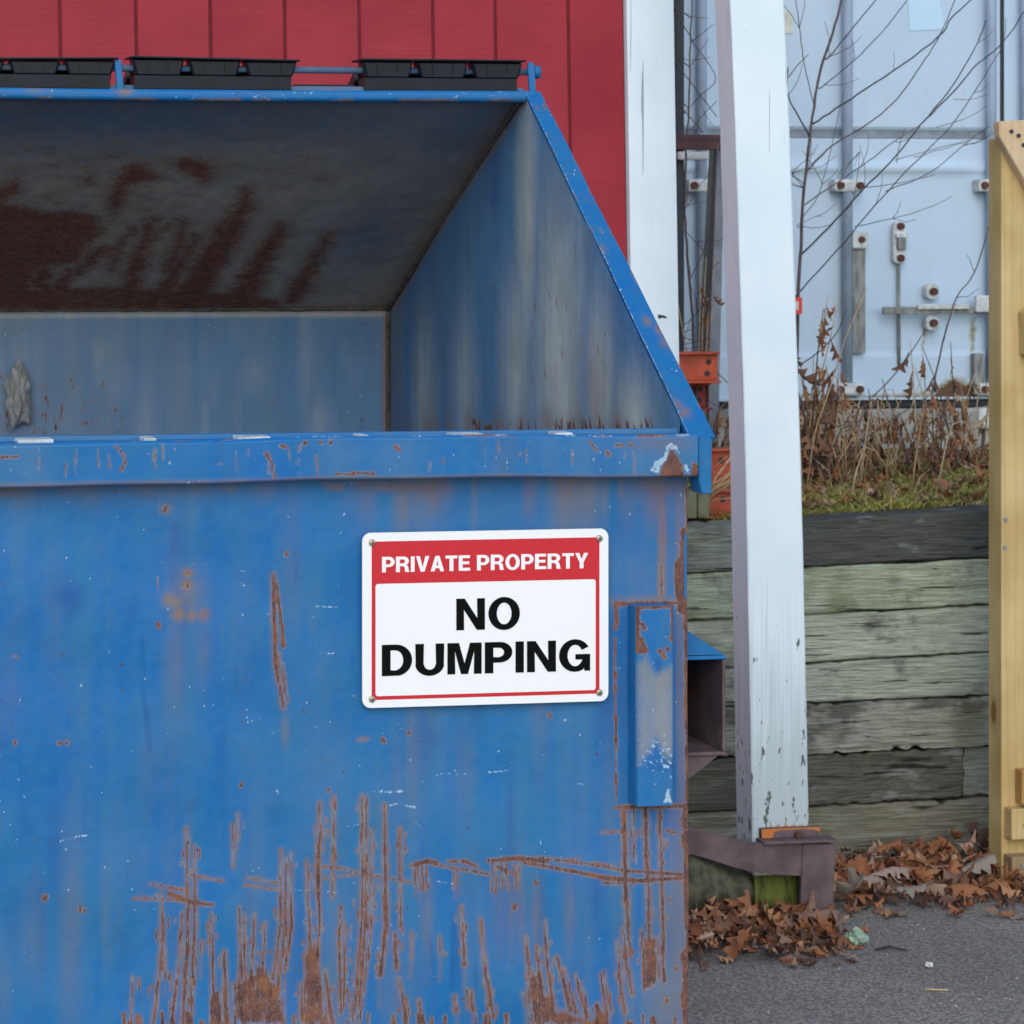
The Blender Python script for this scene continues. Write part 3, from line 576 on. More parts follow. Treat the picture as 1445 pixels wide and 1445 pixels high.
grid('rear_wall', xu, np.linspace(ZB, ZF+.006, 160), lambda U, V: (U, YF+.002*np.sin(U*6)*np.sin(V*5), V), STEEL_IN, dump, paint_lower, thick=(0, .006, 0))
WELD = m_plain('grimy_weld_bead', (.10,.085,.075), .8, .5, 60, .8)
for xs_ in (XR-.006, XL+.006):
    for nm, P in (('weld_bead', [(xs_, YR+.004, ZR-.006), (xs_, YF-.004, ZF-.002)]), ('weld_bead', [(xs_, YF-.004, ZF-.002), (xs_, YF-.004, ZB+.06)])):
        a_, b_ = Vector(P[0]), Vector(P[1]); Q_ = [a_.lerp(b_, k/60)+Vector((random.gauss(0, .0006), random.gauss(0, .0006), random.gauss(0, .0006))) for k in range(61)]
        tube(nm, Q_, [.0045*random.uniform(.7, 1.25) for k in range(61)], WELD, dump, 7)
Q_ = [Vector((XL+(XR-XL)*k/160, YF-.003, ZF-.001+random.gauss(0, .0005))) for k in range(161)]; tube('weld_bead', Q_, [.0035*random.uniform(.7, 1.2) for k in range(161)], WELD, dump, 7)
box('floor_plate', (XL+.002, Y0+.01, ZB+.05), (XR-.002, YF-.002, ZB+.06), STEEL_IN, dump, 0)
for x in (XL+.25, XR-.25): box('skid', (x-.05, Y0+.05, 0), (x+.05, YF-.05, ZB+.049), STEEL, dump, .004)
# --- rim tube across the top, slanted side flanges
rimh = (atY(300, 127, YR).z-atY(300, 142, YR).z)
def rim_paint(wr):
    for k in range(40): x = random.uniform(XL, XR); wr.stroke('rust', [(x, .001), (x+random.uniform(.005, .04), .0015)], random.uniform(.002, .005), .85, sub=2); wr.stroke('chip', [(x+.1, random.uniform(0, rimh)), (x+.11, random.uniform(0, rimh))], .003, .7, sub=2)
    px = atY(168, 130, YR).x; wr.blob('stain', (px+.006, rimh), .014, .012, 1); wr.blob('stain', (px-.15, rimh), .02, .01, .5)
rim = grid('top_rim', np.linspace(XL, XR+.012, 420), np.linspace(0, rimh, 9), lambda U, V: (U, YR-.024+.005*(2*V/rimh-1)**4, ZR-rimh*.62+V+.0018*np.sin(U*4+1)), STEEL, dump, rim_paint)
box('top_rim_core', (XL, YR-.0185, ZR-rimh*.62+.0005), (XR+.012, YR+.015, ZR+rimh*.38-.001), STEEL, dump, .002)
def flange(X, sgn, name):
    # flat strip folded outwards along the slanted mouth edge, then turned down at the lip corner
    d = Vector((0, YR-Y0, ZR-ZLT)).normalized(); nrm = Vector((0, -d.z, d.y))
    a = Vector((X, Y0-.03, ZLT-.012)); b = Vector((X, YR-.012, ZR+.004)); wd = .041
    tz = np.linspace(0, 1, 170); tu = np.linspace(0, 1, 14)
    def fn(U, V):
        wdt = wd-.012*V; x = X+sgn*(-.004+U*wdt)
        return x, a.y+(b.y-a.y)*V+nrm.y*.006, a.z+(b.z-a.z)*V+nrm.z*.006+.0012*np.sin(V*17)
    def pt(wr):
        for k in range(26):
            v = random.uniform(0, 1); u = random.choice((.0, 1., 1., random.random()))
            wr.A['rust'] = np.maximum(wr.a('rust'), .8*np.exp(-((wr.U-u)/.07)**2-((wr.W-v)/.008)**2))
        for u, v in ((.95,.25),(.9,.27),(.85,.24),(.6,.3),(.3,.06),(.12,.08),(.1,.5)): wr.A['stain'] = np.maximum(wr.a('stain'), .8*np.exp(-((wr.U-u)/.2)**2-((wr.W-v)/.014)**2))
        for k in range(14):
            u, v = random.random(), random.random(); wr.A['chip'] = np.maximum(wr.a('chip'), .8*np.exp(-((wr.U-u)/.05)**2-((wr.W-v)/.004)**2))
        wr.A['chip'] = np.maximum(wr.a('chip'), .62*(wr.U < .05))
    o = grid(name, tu, tz, fn, STEEL, dump, pt)
    V = []
    for v in (0, 1):
        wdt = wd-.012*v
        for u, q in ((0, .005), (1, .005), (1, -.001), (0, -.001)):
            V.append((X+sgn*(-.004+u*wdt), a.y+(b.y-a.y)*v+nrm.y*q, a.z+(b.z-a.z)*v+nrm.z*q))
    fixn(mk('flange_body', V, [(0,1,2,3), (7,6,5,4), (0,4,5,1), (1,5,6,2), (2,6,7,3), (3,7,4,0)], STEEL, o))
    return o
flange(XR, 1, 'right_flange'); flange(XL, -1, 'left_flange')
e0, e1 = atY(984, 618, Y0-.04), atY(1004, 697, Y0-.04)
prism('lip_end_tab', [(e0.x, e0.z-.006), (e0.x+.004, e0.z+.002), (e1.x-.002, e0.z+.001), (e1.x, e0.z-.006), (e1.x-.0005, e1.z), (e0.x+.007, e1.z+.0005), (e0.x+.002, e1.z+.02)], Y0-.0425, Y0+.002, STEEL, dump, .0015)
# --- front bumper channel (upright, rubbed bare in the middle)
bx0, bx1 = atY(898, 900, Y0-.04).x, atY(951, 900, Y0-.04).x; bz0, bz1 = atY(925, 1137, Y0-.04).z, atY(925, 855, Y0-.04).z
def paint_bump(wr):
    def Q(px, py): p = atY(px, py, Y0-.04); return (p.x, p.z)
    def S(p, w_, n='rust', v=1.): wr.stroke(n, [Q(*a) for a in p], w_*PXM, v, .0006)
    S([(899,857),(951,854)], 5); S([(899,857),(901,915)], 5); S([(948,857),(948,905)], 4); wr.poly('rust', [Q(*a) for a in ((898,895),(906,900),(914,916),(912,922),(898,922))], .9, .005)
    for x, y in ((903,880),(907,885),(945,900),(940,915),(930,918),(936,925)): S([(x,y),(x+3,y+2)], 4)
    wr.poly('chip', [Q(*a) for a in ((906,925),(918,924),(921,945),(930,952),(940,946),(944,925),(949,935),(949,1050),(938,1058),(928,1030),(920,1052),(910,1062),(901,1075),(900,960))], .0, .01)
    wr.poly('fade', [Q(*a) for a in ((899,938),(912,925),(918,942),(926,952),(936,946),(950,938),(951,1050),(945,1072),(935,1062),(926,1040),(918,1060),(908,1070),(900,1080))], 1., .018)
    for k in range(60):
        px, py = random.uniform(904, 948), random.gauss(1066, 13); S([(px, py), (px+.6, py+2)], 1.6, 'chip', .9)
    wr.poly('deep', [Q(*a) for a in ((922,930),(934,928),(934,948),(926,950))], 1, .004); wr.poly('deep', [Q(*a) for a in ((900,1062),(950,1062),(951,1086),(900,1086))], 1, .008)
    wr.poly('chip', [Q(*a) for a in ((932,1134),(938,1120),(940,1108),(945,1112),(947,1126),(952,1134))], .68, .008); wr.poly('chip', [Q(*a) for a in ((933,1083),(938,1078),(944,1080),(944,1084))], 1., .004)
STEEL_B = m_steel('rubbed_bumper_steel', fade=(.25,.265,.28), SPK=1.9)
bump = empty('bumper_channel', (0, 0, 0)); bump.parent = dump; bump.location = Vector(((bx0+bx1)/2, Y0, bz0))-dump.location
def bfn(U, V):
    e = np.clip((np.abs(U-(bx0+bx1)/2)/((bx1-bx0)/2)-.88)/.12, 0, 1); return U, Y0-.042+.006*e**2, V
grid('channel_face', np.linspace(bx0, bx1, 40), np.linspace(bz0, bz1, 170), bfn, STEEL_B, bump, paint_bump)
box('channel_body', (bx0, Y0-.0355, bz0+.001), (bx1, Y0+.004, bz1-.001), STEEL, bump, .0012)
# --- fork pocket sleeve on the right flank
YP = Y0+.05; fx1 = atY(1025, 1000, YP).x; fz1, fz0 = atY(1020, 925, YP).z, atY(1020, 1066, YP).z; t = .006; YE = YP+.9
fork = empty('fork_pocket', (0, 0, 0)); fork.parent = dump; fork.location = Vector((XR, YP, fz0))-dump.location
box('sleeve_top', (XR+.0045, YP, fz1-t), (fx1, YE, fz1), STEEL, fork, .0015); box('sleeve_bottom', (XR+.0045, YP, fz0), (fx1, YE, fz0+t), RUSTBAR, fork, .0015)
box('sleeve_side', (fx1-t, YP+.001, fz0+t+.0005), (fx1-.0005, YE, fz1-t-.0005), RUSTBAR, fork, .0015)
box('sleeve_end', (XR+.0045, YE+.0005, fz0), (fx1, YE+.006, fz1), RUSTBAR, fork, 0)
ftop = atY(972, 884, YP).z
fixn(mk('top_gusset', [(XR+.0045, YP+.004, ftop+.006), (XR+.0045, YP+.004, fz1+.001), (fx1-.003, YP+.004, fz1+.001), (XR+.0045, YE, ftop+.006), (XR+.0045, YE, fz1+.001), (fx1-.003, YE, fz1+.001)], [(0,1,2), (5,4,3), (0,3,4,1), (1,4,5,2), (2,5,3,0)], STEEL, fork))
fb = atY(974, 1114, YP).z
fixn(mk('bottom_gusset', [(XR+.0045, YP+.004, fb), (XR+.0045, YP+.004, fz0-.001), (fx1-.012, YP+.004, fz0-.001), (XR+.0045, YP+.012, fb), (XR+.0045, YP+.012, fz0-.001), (fx1-.012, YP+.012, fz0-.001)], [(0,1,2), (5,4,3), (0,3,4,1), (1,4,5,2), (2,5,3,0)], RUSTBAR, fork))
# --- hinge rod, brackets and three ribbed plastic lids folded back over the rear slope
zrod = atY(450, 99, YR+.02).z; YH = YR+.02
tube('hinge_rod', [(XL-.01, YH, zrod+.004), (XL+.9, YH, zrod), (atY(757, 97, YH).x, YH, zrod)], .0062, STEEL_SOOT, dump, 10)
for px, wd in ((168, 8), (750, 9), (-420, 8)):
    a = atY(px, 130, YR).x; h = atY(px, 84 if px < 700 else 88, YR).z
    prism('hinge_bracket', [(a-.004, ZR+rimh*.3), (a+.008, ZR+rimh*.3), (a+.004, h-.004), (a+.001, h), (a-.005, h), (a-.008, h-.006)], YR-.004, YR+.004, STEEL, dump, .001)
bk = atY(752, 97, YH); tube('rod_end_bolt', [(bk.x, YH, zrod), (bk.x+.012, YH, zrod)], .012, STEEL, dump, 12)
def lid(px0, px1, ty, sl_):
    x0, x1 = atY(px0, 80, YH).x, atY(px1, 80, YH).x; zt = atY((px0+px1)/2, ty, YH).z
    root = empty('lid', (0, 0, 0)); root.parent = dump; root.location = Vector(((x0+x1)/2, YH, zrod))-dump.location
    dz = sl_*(x1-x0)
    V = boxv((x0, YH-.028, zt-.004), (x1, YH+.05, zt)); V = [(x, y, z+dz*((x-x0)/(x1-x0)-.5)) for x, y, z in V]
    bevel(mk('lid_edge', V, BF, BLACKP, root), .002)
    n = max(3, round((x1-x0)/.10)); wdt = (x1-x0)/n; gap = .008
    for i in range(n):
        a, b = x0+wdt*i+.004, x0+wdt*(i+1)-.004
        zi = zt-.0045+dz*((a-x0)/(x1-x0)-.5); zb_ = zrod-.014
        P = [(a, zi), (b, zi), (b-gap*.8, zb_+.006), (b-gap, zb_), (a+gap, zb_), (a+gap*.8, zb_+.006)]
        kn = prism('hinge_knuckle', P, YH-.02, YH+.02, BLACKP, root, .0055)
        for s in (.3, .7): box('knuckle_rib', (a+(b-a)*s-.0015, YH-.0222, zb_+.008), (a+(b-a)*s+.0015, YH-.0205, zi-.003), BLACKP, root, 0)
    # body lies along the outside of the sloped rear sheet
    d = Vector((0, YF-YR, ZF-ZR)).normalized(); nn = Vector((0, -d.z, d.y)); s0 = Vector((0, YR+.05, ZR+.028)); L = 1.05
    V = []
    for s in (0, L):
        for x in (x0+.003, x1-.003):
            for q in (0, .024): p = s0+d*s+nn*q; V.append((x, p.y, p.z))
    bevel(mk('lid_panel', V, [(0,1,3,2), (4,6,7,5), (0,4,5,1), (2,3,7,6), (0,2,6,4), (1,5,7,3)], BLACKP, root), .006)
    V = boxv((x0+.008, YH-.0175, ZR+rimh*.45), (x1-.014, YH+.03, zrod-.0135)); mk('lid_skirt', V, BF, BLACKP, root)
    for k in range(4):
        x = x0+(x1-x0)*(k+.5)/4; V = []
        for s in (.1, L-.1):
            for xx in (x-.03, x+.03):
                for q in (.0245, .036): p = s0+d*s+nn*q; V.append((xx, p.y, p.z))
        bevel(mk('lid_rib', V, [(0,1,3,2), (4,6,7,5), (0,4,5,1), (2,3,7,6), (0,2,6,4), (1,5,7,3)], BLACKP, root), .004)
lid(-230, 164, 82, .012); lid(181, 419, 82.5, -.012); lid(505, 736, 84.5, 0); lid(-520, -262, 83, 0)
box('lid_rest_bar', (atY(421, 110, YR).x, YR+.03, ZR+.004), (atY(507, 110, YR).x, YR+.045, ZR+.02), BLACKP, dump, .002)

# ================================================================== SIGN (screwed to the dumpster's front)
YS = Y0-.0125; TL, BR = atY(511, 752, YS), atY(858, 989, YS)
sx0, sx1 = TL.x, BR.x; sz1 = TL.z; sw = sx1-sx0; sh = sw*.682; sz0 = sz1-sh
sign = empty('sign', ((sx0+sx1)/2, YS, sz0)); tag(sign, 'white rectangular sign with red header screwed to the blue dumpster front', 'sign')
def rrect(x0, z0, x1, z1, r, n=7):
    P = []
    for cx, cz, a0 in ((x1-r, z0+r, -90), (x1-r, z1-r, 0), (x0+r, z1-r, 90), (x0+r, z0+r, 180)):
        for k in range(n+1): a = R(a0+90*k/n); P.append((cx+r*math.cos(a), cz+r*math.sin(a)))
    return P
prism('plate', rrect(sx0, sz0, sx1, sz1, .013), YS-.0016, YS+.0016, SIGNW, sign, 0)
def SU(u): return sx0+sw*u
def SV(v): return sz1-sh*v
def flat(name, loops, y, mat, parent):
    tri = tessellate_polygon([[Vector((x, z, 0)) for x, z in l] for l in loops]); pts = [p for l in loops for p in l]
    o = mk(name, [(x, y, z) for x, z in pts], tri, mat, parent)
    bm = bmesh.new(); bm.from_mesh(o.data)
    for f in bm.faces:
        if f.normal.y > 0: f.normal_flip()
    bm.to_mesh(o.data); bm.free(); return o
YPR = YS-.0019
ol = rrect(SU(.037), SV(.955), SU(.963), SV(.05), .006); il = rrect(SU(.0525), SV(.934), SU(.9475), SV(.292), .004)
flat('red_print', [ol, il], YPR, SIGNR, sign)
def arc(cx, cy, rx, ry, a0, a1, n=14): return [(cx+rx*math.cos(R(a0+(a1-a0)*k/n)), cy+ry*math.sin(R(a0+(a1-a0)*k/n))) for k in range(n+1)]
T = .2
GL = {
 'I': (.2, [[(0,0),(.2,0),(.2,1),(0,1)]]),
 'N': (.74, [[(0,0),(.19,0),(.19,.66),(.54,0),(.74,0),(.74,1),(.55,1),(.55,.36),(.21,1),(0,1)]]),
 'O': (.82, [arc(.41,.5,.41,.525,0,360,44)[:-1], arc(.41,.5,.205,.36,0,360,40)[:-1]]),
 'D': (.76, [[(0,0),(.36,0)]+arc(.36,.5,.40,.5,-90,90,22)+[(0,1)], [(.205,.17),(.34,.17)]+arc(.34,.5,.21,.33,-90,90,18)+[(.205,.83)]]),
 'U': (.73, [[(0,1),(0,.36)]+arc(.365,.36,.365,.385,180,360,24)+[(.73,.36),(.73,1),(.525,1),(.525,.36)]+arc(.365,.36,.16,.205,360,180,18)+[(.205,.36),(.205,1)]]),
 'M': (.87, [[(0,0),(.185,0),(.185,.74),(.35,0),(.52,0),(.685,.74),(.685,0),(.87,0),(.87,1),(.585,1),(.435,.33),(.285,1),(0,1)]]),
 'P': (.70, [[(0,0),(.205,0),(.205,.345),(.37,.345)]+arc(.38,.6725,.32,.3275,-90,90,20)+[(0,1)], [(.205,.51),(.36,.51)]+arc(.36,.67,.14,.16,-90,90,14)+[(.205,.83)]]),
 'R': (.75, [[(0,0),(.205,0),(.205,.385),(.36,.385)]+arc(.36,.25,.135,.135,90,20,5)+[(.51,.1),(.535,0),(.75,0),(.715,.08),(.70,.24),(.66,.38),(.57,.455)]+arc(.41,.715,.31,.285,-50,90,18)+[(0,1)], [(.205,.55),(.38,.55)]+arc(.38,.69,.135,.14,-90,90,14)+[(.205,.83)]]),
 'V': (.74, [[(.265,0),(.475,0),(.74,1),(.53,1),(.372,.27),(.21,1),(0,1)]]),
 'A': (.76, [[(0,0),(.21,0),(.265,.205),(.495,.205),(.55,0),(.76,0),(.49,1),(.27,1)], [(.31,.37),(.45,.37),(.38,.72)]]),
 'T': (.66, [[(.225,0),(.435,0),(.435,.83),(.66,.83),(.66,1),(0,1),(0,.83),(.225,.83)]]),
 'E': (.64, [[(0,0),(.64,0),(.64,.175),(.205,.175),(.205,.43),(.59,.43),(.59,.595),(.205,.595),(.205,.83),(.63,.83),(.63,1),(0,1)]]),
 'Y': (.74, [[(.267,0),(.473,0),(.473,.38),(.74,1),(.515,1),(.372,.59),(.225,1),(0,1),(.267,.38)]]),
 'G': (.80, [arc(.41,.5,.41,.525,33,302,34)+[(.645,.115),(.665,0),(.80,0),(.80,.535),(.43,.535),(.43,.375),(.615,.375)]+arc(.415,.5,.21,.36,-32,-328,34)]),
}
def fat(loop, d):
    n = len(loop); out = []; area = sum(loop[i][0]*loop[(i+1) % n][1]-loop[(i+1) % n][0]*loop[i][1] for i in range(n)); sg = 1 if area > 0 else -1
    for i in range(n):
        p, q, r = Vector(loop[i-1]), Vector(loop[i]), Vector(loop[(i+1) % n]); a = (q-p); b = (r-q)
        if a.length < 1e-6 or b.length < 1e-6: out.append(tuple(q)); continue
        a.normalize(); b.normalize(); na, nb_ = Vector((a.y, -a.x)), Vector((b.y, -b.x)); m = na+nb_; k = min(2.0, 2/max(.2, m.length_squared)); out.append(tuple(q+m*k*.5*2*d*sg*.5*1.0 if False else q+m*(d*sg*k/1.0)*.5*2/2*1.0))
    return out
def text(s, u0, u1, vt, vb, mat, part, gap=.085):
    nat = sum(.3 if c == ' ' else GL[c][0] for c in s)+gap*(len(s)-1); kx = (SU(u1)-SU(u0))/nat; kz = SV(vt)-SV(vb); x = SU(u0); base = SV(vb)
    root = empty(part, (0, 0, 0)); root.parent = sign; root.location = Vector((SU(u0), YS, base))-sign.location
    for c in s:
        if c == ' ': x += (.3+gap)*kx-.085*kx; continue
        wd, lo = GL[c]; flat('letter', [[(x+a*kx, base+(.016+b*.968)*kz) for a, b in fat(l, .018 if li == 0 else -.018)] for li, l in enumerate(lo)], YPR-.0004, mat, root); x += (wd+gap)*kx
text('PRIVATE PROPERTY', .079, .921, .138, .228, SIGNW, 'header_lettering', .10)
text('NO', .379, .635, .386, .570, SIGNB, 'lettering', .11); text('DUMPING', .079, .923, .640, .822, SIGNB, 'lettering', .10)
for u, v in ((.038,.056),(.962,.056),(.038,.949),(.962,.949)):
    x, z = SU(u), SV(v); V, F = tubeg([(x, YS-.0026, z), (x, YS-.0044, z), (x, YS-.0052, z)], [.0052, .0046, .0026], 16); sc = mk('screw', V, F, BRASS, sign, True)
    mk('slot', boxv((x-.003, YS-.0056, z-.0006), (x+.003, YS-.0051, z+.0006)), BF, DARKGAP, sc); mk('slot', boxv((x-.0006, YS-.00555, z-.003), (x+.0006, YS-.0052, z+.003)), BF, DARKGAP, sc)

# crumpled paper stuck inside
def crumple(name, c, sx, sy, sz, mat, seed, k=.35, n=3):
    bm = bmesh.new(); bmesh.ops.create_icosphere(bm, subdivisions=n, radius=1)
    for v in bm.verts:
        f = 1+k*(mnoise.noise(v.co*1.7+Vector((seed, 0, 0)))+.7*mnoise.noise(v.co*4+Vector((0, seed, 0)))); v.co = Vector((v.co.x*sx*f, v.co.y*sy*f, v.co.z*sz*f))
    me = bpy.data.meshes.new(name); bm.to_mesh(me); bm.free(); o = link(name, me, mat); o.location = c; return o
p = atY(25, 558, YF-.035)
tag(crumple('paper_wad', (p.x, YF-.026, p.z), .026, .02, .058, PAPER, 3, .55), 'grey crumpled paper wad stuck to the inner back wall', 'paper')

# ================================================================== RED SHED
cp = atD(953, 300, 7.85); YW = cp.y
shed = empty('red_shed', (cp.x-1.2, YW+1.0, 0)); tag(shed, 'red board sided shed with white corner trim behind the dumpster', 'shed')
LEAN = math.tan(R(.95))
def lean(V, zr=CAMH): return [(x-LEAN*(z-zr), y, z) for x, y, z in V]
gx = [atY(p_, 330, YW).x for p_ in (-772,-665,-558,-451,-344,-237,-130,-23,90,197,302,407,512,616,704,807,886)]
for a, b in zip(gx[:-1], gx[1:]):
    o = mk('siding_board', lean(boxv((a+.0035, YW, .12), (b-.0035, YW+.016, 3.3))), BF, REDW, shed); bevel(o, .0025, 1)
mk('backing_wall', lean(boxv((gx[0], YW+.007, .1), (gx[-1]+.02, YW+.03, 3.31))), BF, m_plain('dark_red_groove', (.16,.012,.02), .8), shed)
tx0, tx1 = atY(885.5, 330, YW).x, atY(952, 330, YW).x
def wear_grid(name, x0, x1, y, z0, z1, mat, parent, nx, nz, paint, leanf):
    def fn(U, V): return U-leanf*(V-CAMH), y+0*U+.0012*np.sin(V*9+U*30), V
    return grid(name, np.linspace(x0, x1, nx), np.linspace(z0, z1, nz), fn, mat, parent, paint)
box_ = bevel(mk('corner_board', lean(boxv((tx0, YW-.022, .1), (tx1, YW+.02, 3.3))), BF, WHITEW, shed), .003)
tp = atY(934, 447, YW-.023)
for k in range(5): V, F = tubeg([(tp.x+random.uniform(-.012, .014), YW-.0225, tp.z+random.uniform(-.004, .004)), (tp.x+random.uniform(-.012, .014), YW-.0226, tp.z+random.uniform(-.004, .004))], .0028, 6); mk('paint_chip', V, F, DARKGAP, box_)
bevel(mk('side_corner_board', lean(boxv((tx1-.02, YW+.0205, .96), (tx1+.002, YW+.12, 3.3))), BF, WHITEW, shed), .002)
mk('side_wall', lean(boxv((tx1-.04, YW+.121, .96), (tx1-.018, YW+2.4, 3.3))), BF, REDW, shed)
mk('roof', lean([(gx[0]-.2, YW-.25, 3.32), (tx1+.2, YW-.25, 3.32), (tx1+.2, YW+2.6, 3.9), (gx[0]-.2, YW+2.6, 3.9), (gx[0]-.2, YW-.25, 3.38), (tx1+.2, YW-.25, 3.38), (tx1+.2, YW+2.6, 3.96), (gx[0]-.2, YW+2.6, 3.96)]), BF, m_plain('dark_shingle', (.05,.05,.055), .9), shed)

# ================================================================== WHITE POST with mossy foot, rusty guard
pb = atD(1102, 1297, 7.33); YPO = pb.y; pw = .112
post = empty('white_post', (pb.x, YPO+pw/2, 0)); tag(post, 'leaning square white painted wooden post with mossy foot beside the dumpster', 'post')
xa, xb = atY(1062, 1180, YPO).x, atY(1142, 1180, YPO).x; xt0, xt1 = atY(1031, 0, YPO).x, atY(1107, 0, YPO).x; zt_, zb_ = atY(1080, 0, YPO).z, atY(1100, 1180, YPO).z
k0, k1 = (xt0-xa)/(zt_-zb_), (xt1-xb)/(zt_-zb_)
def postface(face):
    def paint(wr):
        low = 1-np.clip((wr.W-.25)/.75, 0, 1); wr.A['stain'] = low*.9
        if face == 'left': wr.A['stain'] = .25+.7*low
        hgt = .004+.022*np.abs(np.sin(wr.U*23+.7)*np.sin(wr.U*61+1))**2; wr.A['rust'] = np.clip(.95-(wr.W-atY(1100, 1168, YPO).z)/hgt*.55, 0, 1)*(wr.U > .3) if face == 'front' else 0*wr.W
    return paint
ztop = 3.4; zlow = atY(1100, 1234, YPO).z
NZ = 240
def fx(U, V): xl = xa+k0*(V-zb_); xr = xb+k1*(V-zb_); q_ = np.clip((V-zb_)/(zt_-zb_), 0, 1); return xl+(xr-xl)*U+.008*4*q_*(1-q_)
wob = lambda V: .0004*np.sin(V*7)+.0003*np.sin(V*29)
grid('front_face', np.linspace(0, 1, 60), np.concatenate([np.linspace(zlow, zlow+.2, 80)[:-1], np.linspace(zlow+.2, ztop, NZ)]), lambda U, V: (fx(U, V)+wob(V), YPO+.004*(np.clip((np.abs(U-.5)-.46)/.04, 0, 1))**2, V), WHITEW, post, postface('front'))
grid('right_face', np.linspace(0, 1, 8), np.linspace(zlow, ztop, 60), lambda U, V: (fx(1, V)+wob(V)-.0005, YPO+.004+U*(pw-.006), V), WHITEW, post, postface('right'))
grid('left_face', np.linspace(1, 0, 16), np.linspace(zlow, ztop, NZ), lambda U, V: (fx(0, V)+wob(V)+.0005, YPO+.004+U*(pw-.006), V), WHITEW, post, postface('left'))
zs_ = np.linspace(zlow, ztop, 14); V = [(float(fx(u, z))+(.006 if u == 0 else -.003), y, z) for z in zs_ for u, y in ((0, YPO+.009), (1, YPO+.009), (1, YPO+pw-.001), (0, YPO+pw-.001))]
F = [(k*4+a_, k*4+(a_+1) % 4, k*4+4+(a_+1) % 4, k*4+4+a_) for k in range(13) for a_ in range(4)]+[(3, 2, 1, 0), (52, 53, 54, 55)]
mk('core', V, F, WHITEW, post)
V = [(float(fx(u, z))+(.004 if u == 0 else -.004), y, z) for z in (0, zlow-.001) for u, y in ((0, YPO+.005), (1, YPO+.005), (1, YPO+pw-.004), (0, YPO+pw-.004))]
bevel(mk('mossy_foot', V, BF, MOSSW, post), .006)
# guard
YG = YPO-.05
guard = empty('steel_guard', (atY(1150, 1300, YG).x, YG, 0)); tag(guard, 'rust brown steel guard with curved bar bolted round the post foot', 'guard')
pts = [(955,1160,1218),(975,1168,1205),(1000,1175,1212),(1030,1183,1222),(1060,1189,1230),(1090,1191,1234),(1132,1191,1236)]
def bar_face(off):
    A, B = [], []
    for i, (px, ya, yb) in enumerate(pts):
        yy = YG+off-.10*math.exp(-((px-1132)/60)**2)*0+(.012*math.sin(i))*0; A.append(atY(px, ya, yy)); B.append(atY(px, yb, yy))
    return A, B
A, B = bar_face(0); A2 = [a+Vector((0, .012, 0)) for a in A]; B2 = [b+Vector((0, .012, 0)) for b in B]; n = len(pts)
V = A+B+A2+B2; F = []
for i in range(n-1): F += [(n+i, n+i+1, i+1, i), (2*n+i, 2*n+i+1, 3*n+i+1, 3*n+i), (i, i+1, 2*n+i+1, 2*n+i), (n+i+1, n+i, 3*n+i, 3*n+i+1)]
F += [(0, 2*n, 3*n, n), (n-1, 2*n-1, 4*n-1, 3*n-1)]
fixn(mk('curved_bar', V, F, RUSTBAR, guard))
g0, g1, gb = atY(1132, 1191, YG), atY(1178, 1191, YG), 0.0
prism('leg', [(g0.x, g0.z), (g1.x, g1.z), (g1.x-.006, 0), (g0.x-.008, 0)], YG-.004, YG+.010, RUSTBAR, guard, .002)
box('leg_return', (g1.x-.012, YG+.0105, 0), (g1.x-.002, YG+.09, g1.z-.002), RUSTBAR, guard, .002)
t0, t1 = atY(1076, 1190, YG), atY(1180, 1185, YG)
box('ledge', (t0.x, YG-.012, t1.z-.004), (t1.x, YG+.045, t1.z+.003), RUSTBAR, guard, .002)
o0, o1 = atY(1075, 1187, YG+.03), atY(1157, 1167, YG+.03)
def plate_paint(wr):
    wr.A['stain'] = np.clip(.95*np.exp(-((wr.U-o0.x)/.035)**2)+.75*np.exp(-((wr.W-o1.z)/.006)**2)+.4*np.exp(-((wr.U-o1.x)/.02)**2), 0, 1)
grid('bolt_plate', np.linspace(o0.x, o1.x, 60), np.linspace(t1.z+.004, o1.z, 24), lambda U, V: (U, YG+.03+0*U, V), RUSTBAR, guard, plate_paint, thick=(0, .012, 0))
bc = atY(1125, 1177, YG+.03); V, F = tubeg([(bc.x, YG+.031, bc.z), (bc.x, YG+.018, bc.z)], .0085, 6); mk('bolt', V, F, BOLT, guard)

